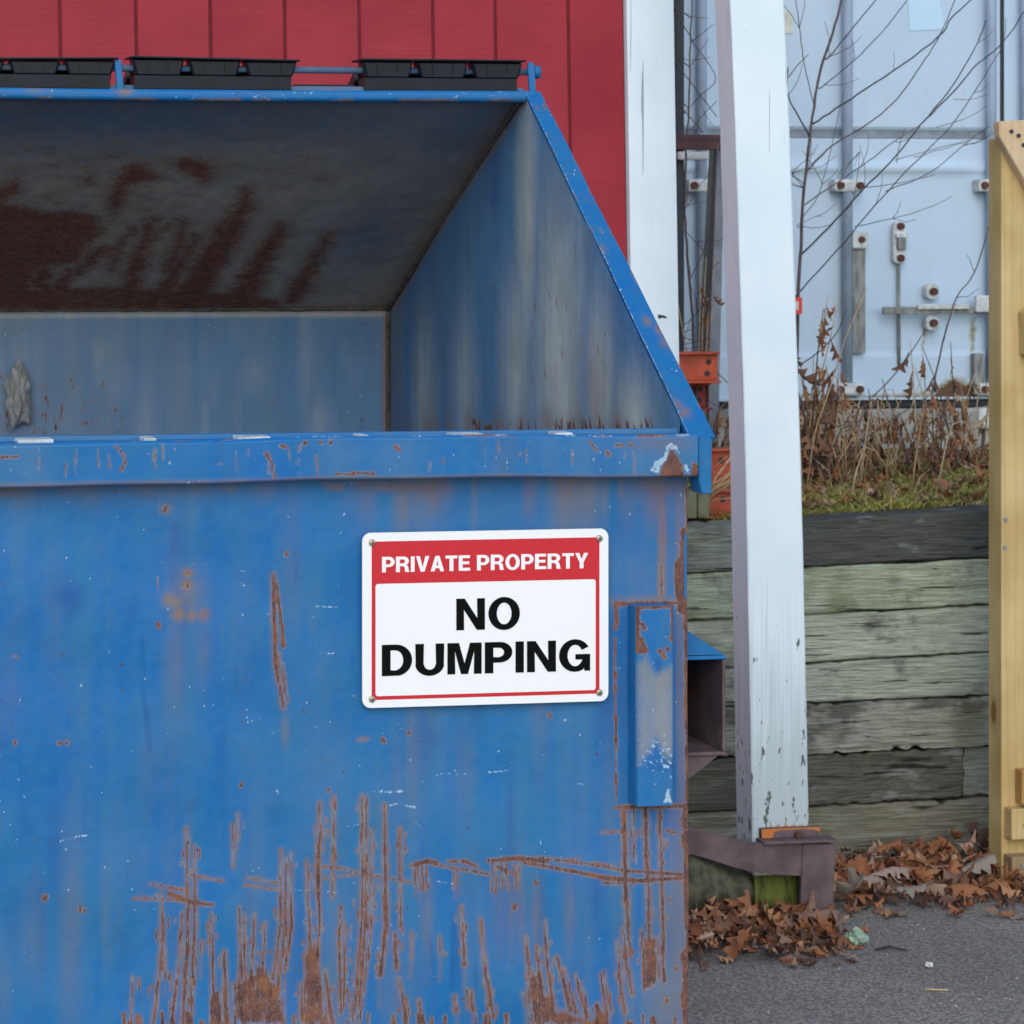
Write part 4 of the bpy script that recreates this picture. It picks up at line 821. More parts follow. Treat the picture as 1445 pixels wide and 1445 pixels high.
# ================================================================== TIMBER RETAINING WALL and bank
YT = atD(1200, 1215, 8.0).y
wall = empty('retaining_wall', (atY(1200, 1215, YT).x, YT, 0)); tag(wall, 'retaining wall of stacked weathered grey timbers below the grassy bank', 'retaining wall')
CR = [(733,718),(800,787),(867,853),(936,921),(992,981),(1065,1053),(1140,1125),(1217,1204)]
tints = [(.25,.25,.27),(1.10,1.20,1.0),(1.15,1.22,1.10),(1.05,1.12,1.02),(.85,.84,.80),(.33,.32,.29),(.60,.57,.48)]
def cl(i, px):                       # course line height (metres) at survey column px
    a, b = CR[i]; return atY(px, a+(b-a)*(px-1140)/255, YT).z
def timber(px0, px1, i, tint, dy, dep=.15):    # one squared, weathered timber
    ns = 130; V = []; sd_ = random.uniform(0, 99); rot = 1. if i < 4 else 2.2
    sec = [(-1, v) for v in np.linspace(-.93, .93, 12)]+[(-.94, 1), (-.3, 1), (.94, 1), (1, .9), (1, -.9), (.94, -1), (-.3, -1), (-.94, -1)]; nc = len(sec)
    for s in range(ns+1):
        px = px0+(px1-px0)*s/ns; x = atY(px, 900, YT).x; zt = cl(i, px)-.002; zb = cl(i+1, px)+.002; cz, hz = (zt+zb)/2, (zt-zb)/2
        et = min(0, mnoise.noise(Vector((x*6+sd_, 3, 5)))*.008+mnoise.noise(Vector((x*34+sd_, 7, 1)))*.006)*rot; eb = -min(0, mnoise.noise(Vector((x*6+sd_, 13, 5)))*.006+mnoise.noise(Vector((x*34+sd_, 17, 1)))*.005)*rot
        for yy, zz_ in sec:
            z2 = zz_*hz+(et if zz_ > .9 else eb if zz_ < -.9 else 0)
            q = Vector((x*1.6+sd_, z2*75, sd_)); dd = (abs(mnoise.noise(q))*.006+mnoise.noise(Vector((x*7, z2*30, sd_)))*.004)*rot
            V.append((x+(mnoise.noise(Vector((yy*3, zz_*3, sd_)))*.006 if s in (0, ns) else 0), YT+dep/2+dy+yy*dep/2+(dd if yy < 0 else 0), cz+z2))
    F = [(s*nc+c, s*nc+(c+1) % nc, (s+1)*nc+(c+1) % nc, (s+1)*nc+c) for s in range(ns) for c in range(nc)]+[tuple(range(nc)), tuple(range((ns+1)*nc-1, ns*nc-1, -1))]
    o = mk('timber', V, F, TIMBER, wall); fixn(o)
    me = o.data; me.polygons.foreach_set('use_smooth', [len(p_.vertices) == 4 for p_ in me.polygons]); me.set_sharp_from_angle(angle=R(32)); o.color = (*tint, 1)
    return o
for i in range(7):
    dy = random.uniform(-.008, .010); t_ = tints[i]
    if i == 0: timber(930, 1084, 0, (.75,.80,.78), dy-.01); timber(1086, 1445, 0, t_, dy)
    elif i == 5: timber(930, 1360, 5, t_, dy); timber(1364, 1520, 5, (.72,.74,.70), dy+.006)
    elif i in (2, 4): timber(930, 1094, i, t_, dy); timber(1097, 1520, i, t_, dy-.003)
    else: timber(930, 1520, i, t_, dy)
timber(1447, 1560, 0, (.4,.42,.42), .002)
for px0, px1 in ((1521, 1900),):
    for i in range(7): timber(px0, px1, i, tints[i], random.uniform(-.006, .006))
# grassy bank behind it
ZBK = 1.0
def bank_z(x, y): t_ = min(1, max(0, (y-YT-.14)/1.6)); base = cl(0, 1140)+(cl(0, 1395)-cl(0, 1140))*(x-atY(1140, 900, YT).x)/(atY(1395, 900, YT).x-atY(1140, 900, YT).x); return min(base, 1.06)*(1-t_)+(ZBK+.01)*t_-.012+.018*mnoise.noise(Vector((x*3, y*3, 0)))+.05*max(0, mnoise.noise(Vector((x*1.1+4, y*1.4, 2))))*t_
bx = np.linspace(atY(930, 900, YT).x, 9.5, 90); by = np.concatenate([np.linspace(YT+.10, YT+2.6, 40), np.linspace(YT+3, YT+30, 10)])
V = [(x, y, bank_z(x, y)) for y in by for x in bx]; nb = len(bx); F = [(j*nb+i, j*nb+i+1, (j+1)*nb+i+1, (j+1)*nb+i) for j in range(len(by)-1) for i in range(nb-1)]
kind(mk('grass_bank', V, F, BANK, smooth=True), 'structure')
# blocks beside the dumpster corner
for a, b, c, d_ in ((962,694,984,722), (985,696,1002,722)):
    p, q = atY(a, c if False else 722, YT+.16), atY(c if c > 900 else b, b, YT+.16)
    o = box('mossy_block', (p.x, YT+.16, p.z-.02), (q.x, YT+.34, q.z), BLOCKG, None, .006); off = Vector(((p.x+q.x)/2, YT+.25, p.z-.02))
    o.data.transform(Matrix.Translation(-off)); o.location = off
    tag(o, 'small mossy block on the timber wall beside the dumpster corner', 'block', 'mossy blocks on the wall')

# ================================================================== SHIPPING CONTAINER
YC = atD(1250, 600, 10.0).y
def C(px, py): p = atY(px, py, YC); return p.x, p.z
cx0, cx1 = C(922, 300)[0], C(1906, 300)[0]; csz = C(1250, 562)[1]; czt = csz+2.6; cm = C(1414, 300)[0]
cont = empty('shipping_container', ((cx0+cx1)/2, YC+1.5, csz)); tag(cont, 'pale blue white shipping container with closed doors and locking rods', 'container')
mk('body', boxv((cx0+.01, YC+.06, csz), (cx1-.01, YC+6, czt)), BF, CONT, cont)
box('corner_post', (cx0-.02, YC-.03, csz), (cx0+.075, YC+.029, czt), CONT, cont, .006); box('corner_post', (cx1-.075, YC-.03, csz), (cx1+.02, YC+.029, czt), CONT, cont, .006)
def paint_door(wr):
    for px, py, rx, ry, v in ((1345,548,.06,.035,1.),(1365,552,.05,.03,1.),(1330,556,.08,.02,.9),(1260,560,.3,.012,.6),(1110,560,.2,.01,.6),(1000,230,.015,.2,.45),(1372,470,.02,.1,.5),(1305,470,.012,.06,.5)):
        x, z = C(px, py); wr.blob('rust', (x, z), rx, ry, v)
for a, b in ((cx0+.078, cm-.008), (cm+.008, cx1-.078)):
    rows = np.unique(np.concatenate([np.linspace(csz+.004, czt-.05, 90)]+[np.array([C(1250, y)[1] for y in (178,180,195,198,228,236,246,494,498,504)])]))
    zs = [C(1250, y)[1] for y in (180,196,230,246)]
    def dfn(U, V, zs=zs):
        rec = np.where((V < zs[0]) & (V > zs[1]), .03, 0.0); rid = -.022*np.exp(-((V-(zs[2]+zs[3])/2)/.012)**2); led = -.012*(V < C(1250, 498)[1]); return U, YC+rec+rid+led, V
    d = grid('door', np.linspace(a, b, 60), rows, dfn, CONT, cont, paint_door, thick=(0, .012, 0), smooth=False, back=.036)
    mk('recessed_stripe', boxv((a+.004, YC+.018, zs[1]+.003), (b-.004, YC+.0235, zs[0]-.003)), BF, CGREY, d)
mk('door_gasket', boxv((cm-.0075, YC+.002, csz+.01), (cm+.0075, YC+.02, czt-.05)), BF, DARKGAP, cont)
box('sill', (cx0+.08, YC-.025, csz-.004), (cx1-.08, YC+.02, csz+.0035), CONT, cont, .001)
def rod(px):
    x = C(px, 300)[0]; r = tube('locking_rod', [(x, YC-.035, csz+.01), (x, YC-.035, czt-.03)], .0175, CROD, cont, 14)
    for py in (262, 585-37, -90):
        z = C(px, py)[1]; g = box('rod_bracket', (x-.055, YC-.058, z-.022), (x+.05, YC-.0005, z+.022), CWHITE, r, .01)
        for s in (-.036, .034): V, F = tubeg([(x+s, YC-.0582, z), (x+s, YC-.07, z)], .0125, 10); mk('bolt', V, F, BOLT, r)
for px in (985, 1190, 1392, 1440, 1640, 1840): rod(px)
# hanging handle strap
x, z = C(1207, 338); h = box('handle_strap', (x-.024, YC-.035, C(1207, 498)[1]), (x+.022, YC-.02, z-.03), WEATHER, cont, .003)
box('handle_head', (x-.03, YC-.05, z-.032), (x+.028, YC-.012, z+.028), CWHITE, h, .009); V, F = tubeg([(x, YC-.0505, z), (x, YC-.06, z)], .011, 10); mk('bolt', V, F, BOLT, h)
x, z = C(1265, 320); h = prism('handle_hook', rrect(x-.024, C(1265, 372)[1], x+.022, z+.018, .02), YC-.03, YC-.002, CWHITE, cont, .003)
for yy in (319, 364): z2 = C(1265, yy)[1]; V, F = tubeg([(x, YC-.0302, z2), (x, YC-.042, z2)], .0125, 10); mk('bolt', V, F, BOLT, h)
box('hook_catch', (x-.014, YC-.05, C(1265, 352)[1]), (x+.014, YC-.031, C(1265, 336)[1]), WEATHER, h, .004); box('hook_tongue', (x-.02, YC-.046, C(1265, 336)[1]+.001), (x+.024, YC-.031, C(1265, 331)[1]+.004), CWHITE, h, .003)
tube('drop_rod', [(x, YC-.017, C(1265, 371)[1]), (x+.002, YC-.016, C(1265, 515)[1])], .006, WEATHER, h, 8)
a, b = C(1237, 443), C(1392, 432); h = box('lever_bar', (a[0], YC-.055, a[1]), (b[0], YC-.043, b[1]), WEATHER, cont, .003)
for yy, s in ((411, 1), (455, -1)):
    x, z = C(1309, yy); prism('lever_plate', rrect(x-.024, z-.026, x+.024, z+.026, .018), YC-.042, YC-.0135, CWHITE, h, .003); V, F = tubeg([(x, YC-.0425, z), (x, YC-.058, z)], .013, 10); mk('bolt', V, F, BOLT, h)
p0, p1 = C(1284, 436), C(1356, 428); box('lever_grip', (p0[0], YC-.066, p0[1]), (p1[0], YC-.0555, p1[1]), CWHITE, h, .004)
p0, p1 = C(1364, 440), C(1392, 416); box('keeper_box', (p0[0], YC-.075, p0[1]), (p1[0], YC-.0555, p1[1]), CWHITE, h, .006)
p0, p1 = C(1366, 556), C(1380, 498); box('keeper_post', (p0[0], YC-.05, p0[1]), (p1[0], YC-.0135, p1[1]), WEATHER, cont, .006)
p0, p1 = C(1372, 604), C(1400, 574); box('corner_casting', (p0[0], YC-.05, p0[1]), (p1[0]+.1, YC+.05, p1[1]), CWHITE, cont, .012)
q = [C(1280, -40), C(1318, -40), C(1333, 41), C(1283, 44)]; prism('sticker', [q[3], q[2], q[1], q[0]], YC-.0025, YC-.0012, STICK, cont, 0)
q0, q1 = C(1096, 47), C(1118, 16); mk('label_plate', boxv((q0[0], YC-.004, q0[1]), (q1[0], YC-.0012, q1[1])), BF, m_plain('cream_label', (.62,.62,.55), .6), cont)
# concrete footing blocks under it
xx = cx0-.02; i = 0
while xx < cx1:
    wd = random.uniform(.36, .44); o = box('footing_block', (xx, YC-.03, ZBK-.08), (xx+wd-.012, YC+.35, csz-.035 if i % 3 else csz-.03), CONC, None, .008)
    off = Vector((xx+wd/2, YC+.15, ZBK-.08)); o.data.transform(Matrix.Translation(-off)); o.location = off
    tag(o, 'pale concrete footing block under the shipping container', 'block', 'footing blocks under the container'); xx += wd; i += 1
box_b = box('dark_gap_strip', (cx0, YC-.005, csz-.0295), (cx1, YC+.12, csz-.0045), DARKGAP, cont, 0)  # near-black strip paints the shade of the gap under the container

# ================================================================== RACK PARTS between shed and post
YK = YC-.7
rack = empty('rack_upright', (atY(960, 600, YK).x, YK, 1.0)); tag(rack, 'dark steel rack upright with brown perforated crossbar behind the shed corner', 'rack')
a, b = atY(954, 500, YK), atY(964, 0, YK)
box('upright', (a.x, YK, .98), (b.x+.004, YK+.05, 3.3), DARKBL, rack, .003)
a, b = atY(950, 211, YK-.05), atY(1016, 190, YK-.05); cb = box('crossbar', (a.x, YK-.05, a.z), (b.x+.05, YK-.002, b.z), BROWNCH, rack, .002)
k = 0
while a.x+.012+k*.0145 < b.x+.04: xk = a.x+.012+k*.0145; mk('slot', boxv((xk, YK-.0515, (a.z+b.z)/2+.002), (xk+.007, YK-.0502, (a.z+b.z)/2+.012)), BF, DARKGAP, cb); k += 1
a = atY(953, 226, YK-.03); b = atY(998, 213, YK-.03); box('foam_pad', (a.x, YK-.05, a.z), (b.x, YK-.01, b.z-.002), CWHITE, rack, .008)
gp0, gp1 = atY(1004, 205, YK+.06), atY(1000, 640, YK+.06)
gu = empty('grey_upright', (gp1.x, YK+.06, 1.0)); tag(gu, 'grey steel upright leaning behind the orange beams', 'upright')
prism('web', [(gp1.x-.03, .97), (gp1.x+.03, .97), (gp0.x+.045, gp0.z), (gp0.x+.02, gp0.z)], YK+.06, YK+.10, UPGREY, gu, .002)
prism('dark_edge', [(gp1.x-.04, .97), (gp1.x-.031, .97), (gp0.x+.019, gp0.z), (gp0.x+.008, gp0.z)], YK+.055, YK+.10, DARKBL, gu, .001)
def beam(name, px0, py0, px1, py1, Y, mat, label, holes):
    a, b = atY(px0, py1, Y), atY(px1, py0, Y); o = empty(name, ((a.x+b.x)/2, Y, a.z)); tag(o, label, 'beam')
    box('web', (a.x, Y, a.z), (b.x, Y+.012, b.z), mat, o, .002); box('top_flange', (a.x, Y-.02, b.z+.0005), (b.x, Y+.05, b.z+.008), mat, o, .002); box('bottom_flange', (a.x, Y-.03, a.z-.008), (b.x, Y+.05, a.z-.0005), mat, o, .002)
    for hx, hy in holes: h = atY(hx, hy, Y-.001); V, F = tubeg([(h.x, Y-.0012, h.z), (h.x, Y+.0005, h.z)], .009, 10); mk('hole', V, F, DARKGAP, o)
    return o
beam('rack_beam', 935, 500, 1013, 537, YK-.25, ORANGE, 'bright orange steel beam end with two round holes, topmost of the stack', ((1000,511),(998,527)))
beam('rack_beam', 935, 543, 1001, 575, YK-.16, REDDARK, 'dull red steel beam end under the bright orange one', ((988,549),(986,565)))
beam('rack_beam', 996, 636, 1060, 690, YK-.45, ORANGE, 'orange red steel beam lying behind dry straw stalks', ((1018,650),))
beam('rack_beam', 992, 694, 1060, 727, YT+.25, ORANGE, 'orange steel beam lying lowest on the bank above the timber wall', ((1020,705),))

# ================================================================== LUMBER POST (stair side) on the right
YL = atD(1415, 1250, 7.72).y
lp = empty('lumber_post', (atY(1440, 1250, YL).x, YL, 0)); tag(lp, 'new yellow lumber stair post with sloping cap board', 'post')
def L(px, py): p = atY(px, py, YL); return p.x, p.z
box('main_post', (L(1413, 700)[0], YL, 0), (L(1500, 700)[0], YL+.075, L(1413, 195)[1]), LUMBER, lp, .003)
c = [L(1401, 172), L(1438, 170), L(1560, 385), L(1560, 470), L(1402, 194)]
prism('cap_board', c, YL-.036, YL-.0005, m_lumber('pale_pink_lumber', (.60,.43,.25), (.70,.54,.36), (.40,.22,.10)), lp, .003)
q = [L(1436, 440), L(1470, 415), L(1500, 440), L(1500, 520), L(1438, 500)]; prism('brace_end', q, YL-.04, YL-.001, LUMBER, lp, .003)
a, b = L(1417, 1181), L(1540, 1133); box('lower_block', (a[0], YL-.042, a[1]), (b[0], YL-.001, b[1]), LUMBER, lp, .004)
a, b = L(1416, 1250), L(1540, 1199); box('lower_block', (a[0], YL-.05, 0), (b[0], YL-.0015, b[1]), LUMBER2, lp, .004)
a, b = L(1432, 1131), L(1540, 1080); box('tread_end', (a[0], YL-.04, a[1]), (b[0], YL-.001, b[1]), m_lumber('orange_lumber', (.36,.18,.05), (.45,.25,.09), (.2,.09,.03)), lp, .004)
for px, py in ((1419,733),(1418,773),(1436,1160),(1431,1215),(1428,192),(1418,186),(1435,205)):
    x, z = L(px, py); y_ = YL-.0002 if px < 1425 and 300 < py < 1000 else (YL-.0425 if py > 1000 else YL-.0365)
    if py > 1190: y_ = YL-.0505
    V, F = tubeg([(x, y_, z), (x, y_-.004, z)], .0055, 8); mk('screw_head', V, F, UPGREY if py > 300 else DARKGAP, lp)

# ================================================================== MOSSY LOG by the post foot
def log(c0, c1, r):
    V = []; n = 18; ns = 14; ax = (c1-c0); u = ax.normalized(); a = u.cross(Vector((0, 0, 1))).normalized(); b = u.cross(a)
    for s in range(ns+1):
        p = c0+ax*s/ns
        for k in range(n):
            th = 2*math.pi*k/n; rr = r*(1+.14*mnoise.noise(Vector((s*.5, math.cos(th)*1.6, math.sin(th)*1.6))))*(.86 if s in (0, ns) else 1); V.append(p+(a*math.cos(th)+b*math.sin(th))*rr)
    F = [(s*n+k, s*n+(k+1) % n, (s+1)*n+(k+1) % n, (s+1)*n+k) for s in range(ns) for k in range(n)]
    return V, F+[tuple(range(n)), tuple(range((ns+1)*n-1, ns*n-1, -1))]
l0 = atZ(940, 1318, .0); V, F = log(Vector((l0.x-.1, l0.y+.05, .17)), Vector((atZ(1062, 1310, 0).x, l0.y+.14, .045)), .088)
lg = empty('mossy_log', (l0.x, l0.y+.05, 0)); tag(lg, 'mossy dark log lying between dumpster and post foot', 'log'); fixn(mk('trunk', V, F, LOGM, lg, True))

# ================================================================== LEAVES
def leaf_mesh(seed, size=1.):
    rs = random.Random(seed); n = 18; V = []; F = []; curl = rs.uniform(-1.6, 2.2); roll = rs.uniform(.5, 4.5)*rs.choice((-1, 1)); tw = rs.uniform(-.8, .8)
    ph = rs.uniform(0, 1)
    for i in range(n+1):
        t_ = i/n; env = (math.sin(math.pi*min(1, t_*.97+.03))**.8)*.27*(.7+.6*t_)
        def lob(p): return .42+.58*(.5+.5*math.cos(2*math.pi*(t_*3.6+p)))**.7
        wl, wr_ = max(.012, env*lob(ph)*rs.uniform(.85, 1.1)), max(.012, env*lob(ph+.22)*rs.uniform(.85, 1.1))
        for u in (-wl, -wl*.45, 0, wr_*.45, wr_):
            y = t_-.5+abs(u)*.45; z = roll*u*u*1.6+curl*(t_-.5)**2*.6+tw*u*(t_-.5)+(.02 if u == 0 else 0)+rs.gauss(0, .010); V.append((u*size, y*size, z*size))
        if i:
            for k in range(4): a = (i-1)*5+k; F.append((a, a+1, a+6, a+5))
    st = len(V); V += [(-.008*size, -.5*size, 0), (.008*size, -.5*size, 0), (.006*size, -.72*size, .03*size), (-.004*size, -.72*size, .03*size)]; F.append((st, st+1, st+2, st+3))
    me = bpy.data.meshes.new('oak_leaf'); me.from_pydata(V, [], F); me.update(); me.polygons.foreach_set('use_smooth', [True]*len(F)); return me
LM = [leaf_mesh(s) for s in range(10)]
for m_ in LM: m_.materials.append(LEAF)
LMP = [leaf_mesh(s+50) for s in range(3)]
for m_ in LMP: m_.materials.append(LEAFP)
def put_leaf(name, x, y, z, size, label, group, pale=False, tilt=.38):
    o = bpy.data.objects.new(name, random.choice(LMP if pale else LM)); COL.objects.link(o)
    rt = (random.gauss(0, tilt), random.gauss(0, tilt), random.uniform(0, 6.28)); o.rotation_euler = rt; o.scale = (size,)*3; o.location = (x, y, z)
    zmin = min((Matrix.Rotation(0, 3, 'X') @ (o.rotation_euler.to_matrix() @ Vector(v.co)*size)).z for v in o.data.vertices)
    o.location.z = max(z, -zmin+.001); tag(o, label, 'leaf', group); return o
A0, A1 = atZ(975, 1345, 0), atZ(1240, 1345, 0)
def small_litter(name, pts, n, label):
    V, F, tn = [], [], []
    for k in range(n):
        x, y, zm = pts(); s = random.uniform(.012, .05); me = random.choice(LM); M = Matrix.Translation((x, y, random.uniform(.004, .012+zm))) @ Matrix.Rotation(random.uniform(0, 6.28), 4, 'Z') @ Matrix.Rotation(random.gauss(0, .5), 4, 'X') @ Matrix.Rotation(random.gauss(0, .5), 4, 'Y')
        b = len(V); V += [M @ (Vector(v.co)*s) for v in me.vertices]; F += [tuple(i+b for i in p_.vertices) for p_ in me.polygons]; tn += [random.random()]*len(me.vertices)
    V = [(v[0], v[1], max(v[2], .002)) for v in V] if name != 'bank_litter' else V
    o = mk(name, V, F, LEAF, None, True); at = o.data.attributes.new('tone', 'FLOAT', 'POINT'); at.data.foreach_set('value', tn); kind(o, 'stuff'); tag(o, label, 'leaves'); return o
def heapA():
    while True:
        px, py = random.uniform(955, 1215), random.triangular(1275, 1364, 1335)
        if px > 1150 and py < 1320 and random.random() < .8: continue
        if px > 1180 and random.random() < .5: continue
        p = atZ(px, py, 0); return p.x, p.y, .055*max(0, 1-abs(px-1040)/190)
def heapB():
    px = random.uniform(1150, 1460); py = random.triangular(1222, 1286, 1250); p = atZ(px, py, 0); return p.x, min(p.y, YT-.03), .10*max(0, (p.y-YT+.55)/.5)*(.5+.6*(px-1150)/300)
small_litter('leaf_litter', heapA, 420, 'small brown leaf crumbs in the heap at the post foot')
small_litter('leaf_litter', heapB, 420, 'small brown leaf crumbs along the timber wall foot')
for k in range(95):
    x, y, zm = heapA(); put_leaf('fallen_leaf', x, y, .015+random.random()*zm, random.uniform(.055, .105), 'brown curled oak leaf in the heap at the white post foot', 'oak leaves heaped at the post foot')
for k in range(150):
    x, y, zm = heapB(); put_leaf('fallen_leaf', x, y, .02+random.random()*zm, random.uniform(.06, .115), 'brown oak leaf drifted along the foot of the timber wall', 'oak leaves along the timber wall')
for k in range(26):
    px = random.uniform(960, 1445); py = random.uniform(1285, 1300) if px > 1190 else random.uniform(1345, 1372); p = atZ(px, py, 0); put_leaf('fallen_leaf', p.x, p.y, .004, random.uniform(.03, .07), 'small stray oak leaf lying flat on the asphalt beside the heaps', 'stray leaves on the asphalt', random.random() < .3, .15)
for px, py, s in ((1205,1268,.16),(1235,1248,.13),(1255,1236,.12),(1290,1262,.12),(1380,1230,.12)):
    p = atZ(px, py, .05); put_leaf('fallen_leaf', p.x, p.y, .07, s, 'pale grey oak leaf lying on the drift by the timber wall', 'pale oak leaves by the timber wall', True, .3)
# leaves propped upright against post and stair
for px, py, s in ((1022,1306,.115),(1060,1282,.10),(1110,1322,.09)):
    p = atZ(px, 1318, 0); o = put_leaf('fallen_leaf', p.x, p.y, .06, s, 'large tan oak leaf standing up from the heap by the log', 'upright oak leaves by the log'); o.rotation_euler = (random.uniform(.5, 1.0), random.uniform(-.9, .9), random.uniform(-1.6, 1.6)); o.location.z = max(.045, atY(px, py, p.y).z)
for px, py, s in ((1382,1195,.15),(1400,1215,.14),(1388,1232,.13),(1290,1215,.13),(1240,1222,.12)):
    q = atY(px, py, YT-.06); o = put_leaf('fallen_leaf', q.x, YT-.07, .1, s, 'brown oak leaf leaning up against the timber wall', 'oak leaves leaning on the wall'); o.rotation_euler = (random.uniform(.8, 1.3), random.uniform(-.5, .5), random.uniform(-.6, .6)); o.location.z = q.z
p = atZ(1208, 1336, 0); tag(crumple('crumpled_wrapper', (p.x, p.y, .022), .026, .022, .02, LITTER, 8, .5), 'crumpled mint green wrapper beside the leaf heap', 'litter')
p = atZ(1311, 1366, 0); tag(crumple('paper_scrap', (p.x, p.y, .008), .010, .009, .006, LITW, 5, .5, 2), 'tiny white scrap on the asphalt', 'litter')
p = atZ(1235, 1340, .004); q = atZ(1280, 1341, .004); tag(tube('twig', [p, (p+q)/2+Vector((0, .01, .006)), q], [.003, .004, .002], BARKD), 'thin brown twig beside the mint wrapper', 'twig')
p = atZ(1305, 1396, .004); q = atZ(1338, 1397, .004); tag(tube('straw_stalk', [p, q], .0022, STRAW), 'short straw stalk on the bare asphalt', 'straw')

# ================================================================== BARE SHRUBS
YB = YT+.75
def shrub(name, label, stems, twigs, base, yb=YB):
    r0 = atY(base[0], base[1], yb); zb = bank_z(r0.x, yb)
    root = empty(name, (r0.x, yb, zb)); tag(root, label, 'shrub')
    rs = random.Random(len(stems)*7+len(twigs))
    def path(pts, w_, nm, mat):
        sl = 0 if nm == 'stem' else rs.uniform(-.035, .035)
        P = [atY(x, y, yb+sl*i) for i, (x, y) in enumerate(pts)]
        Q = []
        for i in range(len(P)-1):
            p0, p1, p2, p3 = P[max(i-1, 0)], P[i], P[i+1], P[min(i+2, len(P)-1)]
            for k in range(5):
                t_ = k/5; Q.append(.5*((2*p1)+(p2-p0)*t_+(2*p0-5*p1+4*p2-p3)*t_*t_+(3*p1-p0-3*p2+p3)*t_**3)+Vector((rs.gauss(0, .0009), 0, rs.gauss(0, .0009))))
        Q.append(P[-1]); m = len(Q); rad = [(w_[0]+(w_[1]-w_[0])*i/(m-1))*.0011 for i in range(m)]
        tube(nm, Q, rad, mat, root, 6)
    for pts, w_ in stems: path(pts, w_, 'stem', BARK)
    def snap(pts):
        (x, y), best = pts[0], (1e9, None)
        for sp, _ in stems:
            for (ax, ay), (bx_, by_) in zip(sp[:-1], sp[1:]):
                t_ = min(1, max(0, ((x-ax)*(bx_-ax)+(y-ay)*(by_-ay))/((bx_-ax)**2+(by_-ay)**2))); qx, qy = ax+(bx_-ax)*t_, ay+(by_-ay)*t_; d_ = math.hypot(qx-x, qy-y)
                if d_ < best[0]: best = (d_, (qx, qy+d_*.6))
        return [best[1]]+list(pts) if 1.5 < best[0] < 34 else pts
    twigs = [(snap(p_), w_) for p_, w_ in twigs]
    extra = []
    for pts, w_ in twigs:
        if len(pts) < 4: continue
        for k in range(2):
            i = rs.randrange(1, len(pts)-1); (ax, ay), (bx_, by_) = pts[i], pts[i+1]; an = math.atan2(by_-ay, bx_-ax)+rs.choice((-1, 1))*rs.uniform(.35, .8); ln = rs.uniform(18, 62)
            extra.append(([(ax, ay), (ax+math.cos(an)*ln*.5, ay+math.sin(an)*ln*.5), (ax+math.cos(an-.12)*ln, ay+math.sin(an-.12)*ln-3)], (1.1, .6)))
    for pts, w_ in twigs+extra: path(pts, w_, 'branch', BARKD if rs.random() < .45 else BARK)
    return root
shrub('bare_shrub', 'bare leafless shrub with slender upright branches before the container doors',
  [([(1123,640),(1126,430),(1130,350),(1134,270),(1145,180),(1155,110),(1175,45),(1187,0),(1195,-60)], (5, 3))],
  [([(1143,195),(1130,170),(1112,135),(1112,95)], (2.6,1.6)), ([(1112,110),(1127,90),(1141,77)], (1.6,1)), ([(1150,155),(1135,90),(1128,40),(1122,-10)], (1.4,1)), ([(1155,170),(1200,140),(1260,100),(1325,52),(1345,22),(1370,0),(1400,-40)], (2.6,1.5)),
   ([(1140,240),(1175,205),(1225,175),(1265,140),(1300,92),(1325,52),(1350,-5)], (2.6,1.3)), ([(1170,80),(1203,40),(1240,-5)], (2.2,1.6)), ([(1163,120),(1205,85),(1245,45),(1280,0)], (1.8,1.3)), ([(1134,290),(1165,268),(1215,235),(1262,200),(1300,175)], (2,1.3)), ([(1128,362),(1180,310),(1220,265),(1260,225),(1300,175),(1345,120),(1380,60),(1391,28)], (3,1.5)),
   ([(1302,172),(1340,135),(1380,90),(1415,60),(1450,10)], (2.2,1.5)), ([(1125,415),(1180,355),(1235,290),(1285,235),(1340,180),(1375,130),(1415,65)], (2.4,1.2)), ([(1205,320),(1260,308),(1305,295),(1344,277)], (1.3,.8)), ([(1222,264),(1270,258),(1320,246)], (1.2,.8)), ([(1250,270),(1310,245),(1360,205),(1395,178)], (1.5,1)), ([(1263,226),(1310,212),(1368,198)], (1.1,.8)), ([(1290,222),(1330,210),(1365,200)], (1,.7)),
   ([(1133,265),(1119,245),(1113,240)], (1.6,1)), ([(1118,245),(1140,222),(1143,205)], (1.3,.8)), ([(1265,230),(1272,195),(1278,180)], (1.2,.8)), ([(1126,318),(1150,306),(1160,306)], (1,.7)), ([(1320,180),(1360,168),(1394,150)], (1.1,.7)), ([(1345,140),(1370,140),(1397,132)], (1,.7)), ([(1190,300),(1205,280),(1213,215),(1206,235)], (1,.6)), ([(1331,480),(1350,420),(1375,385),(1395,320)], (2.4,1.6)), ([(1315,555),(1331,480)], (2.6,2.4)), ([(1152,500),(1180,470),(1195,435)], (2,1.2)), ([(1232,560),(1270,520),(1306,465)], (2.2,1.4)), ([(1138,300),(1160,260),(1190,130)], (1.6,.8))], (1123,650))
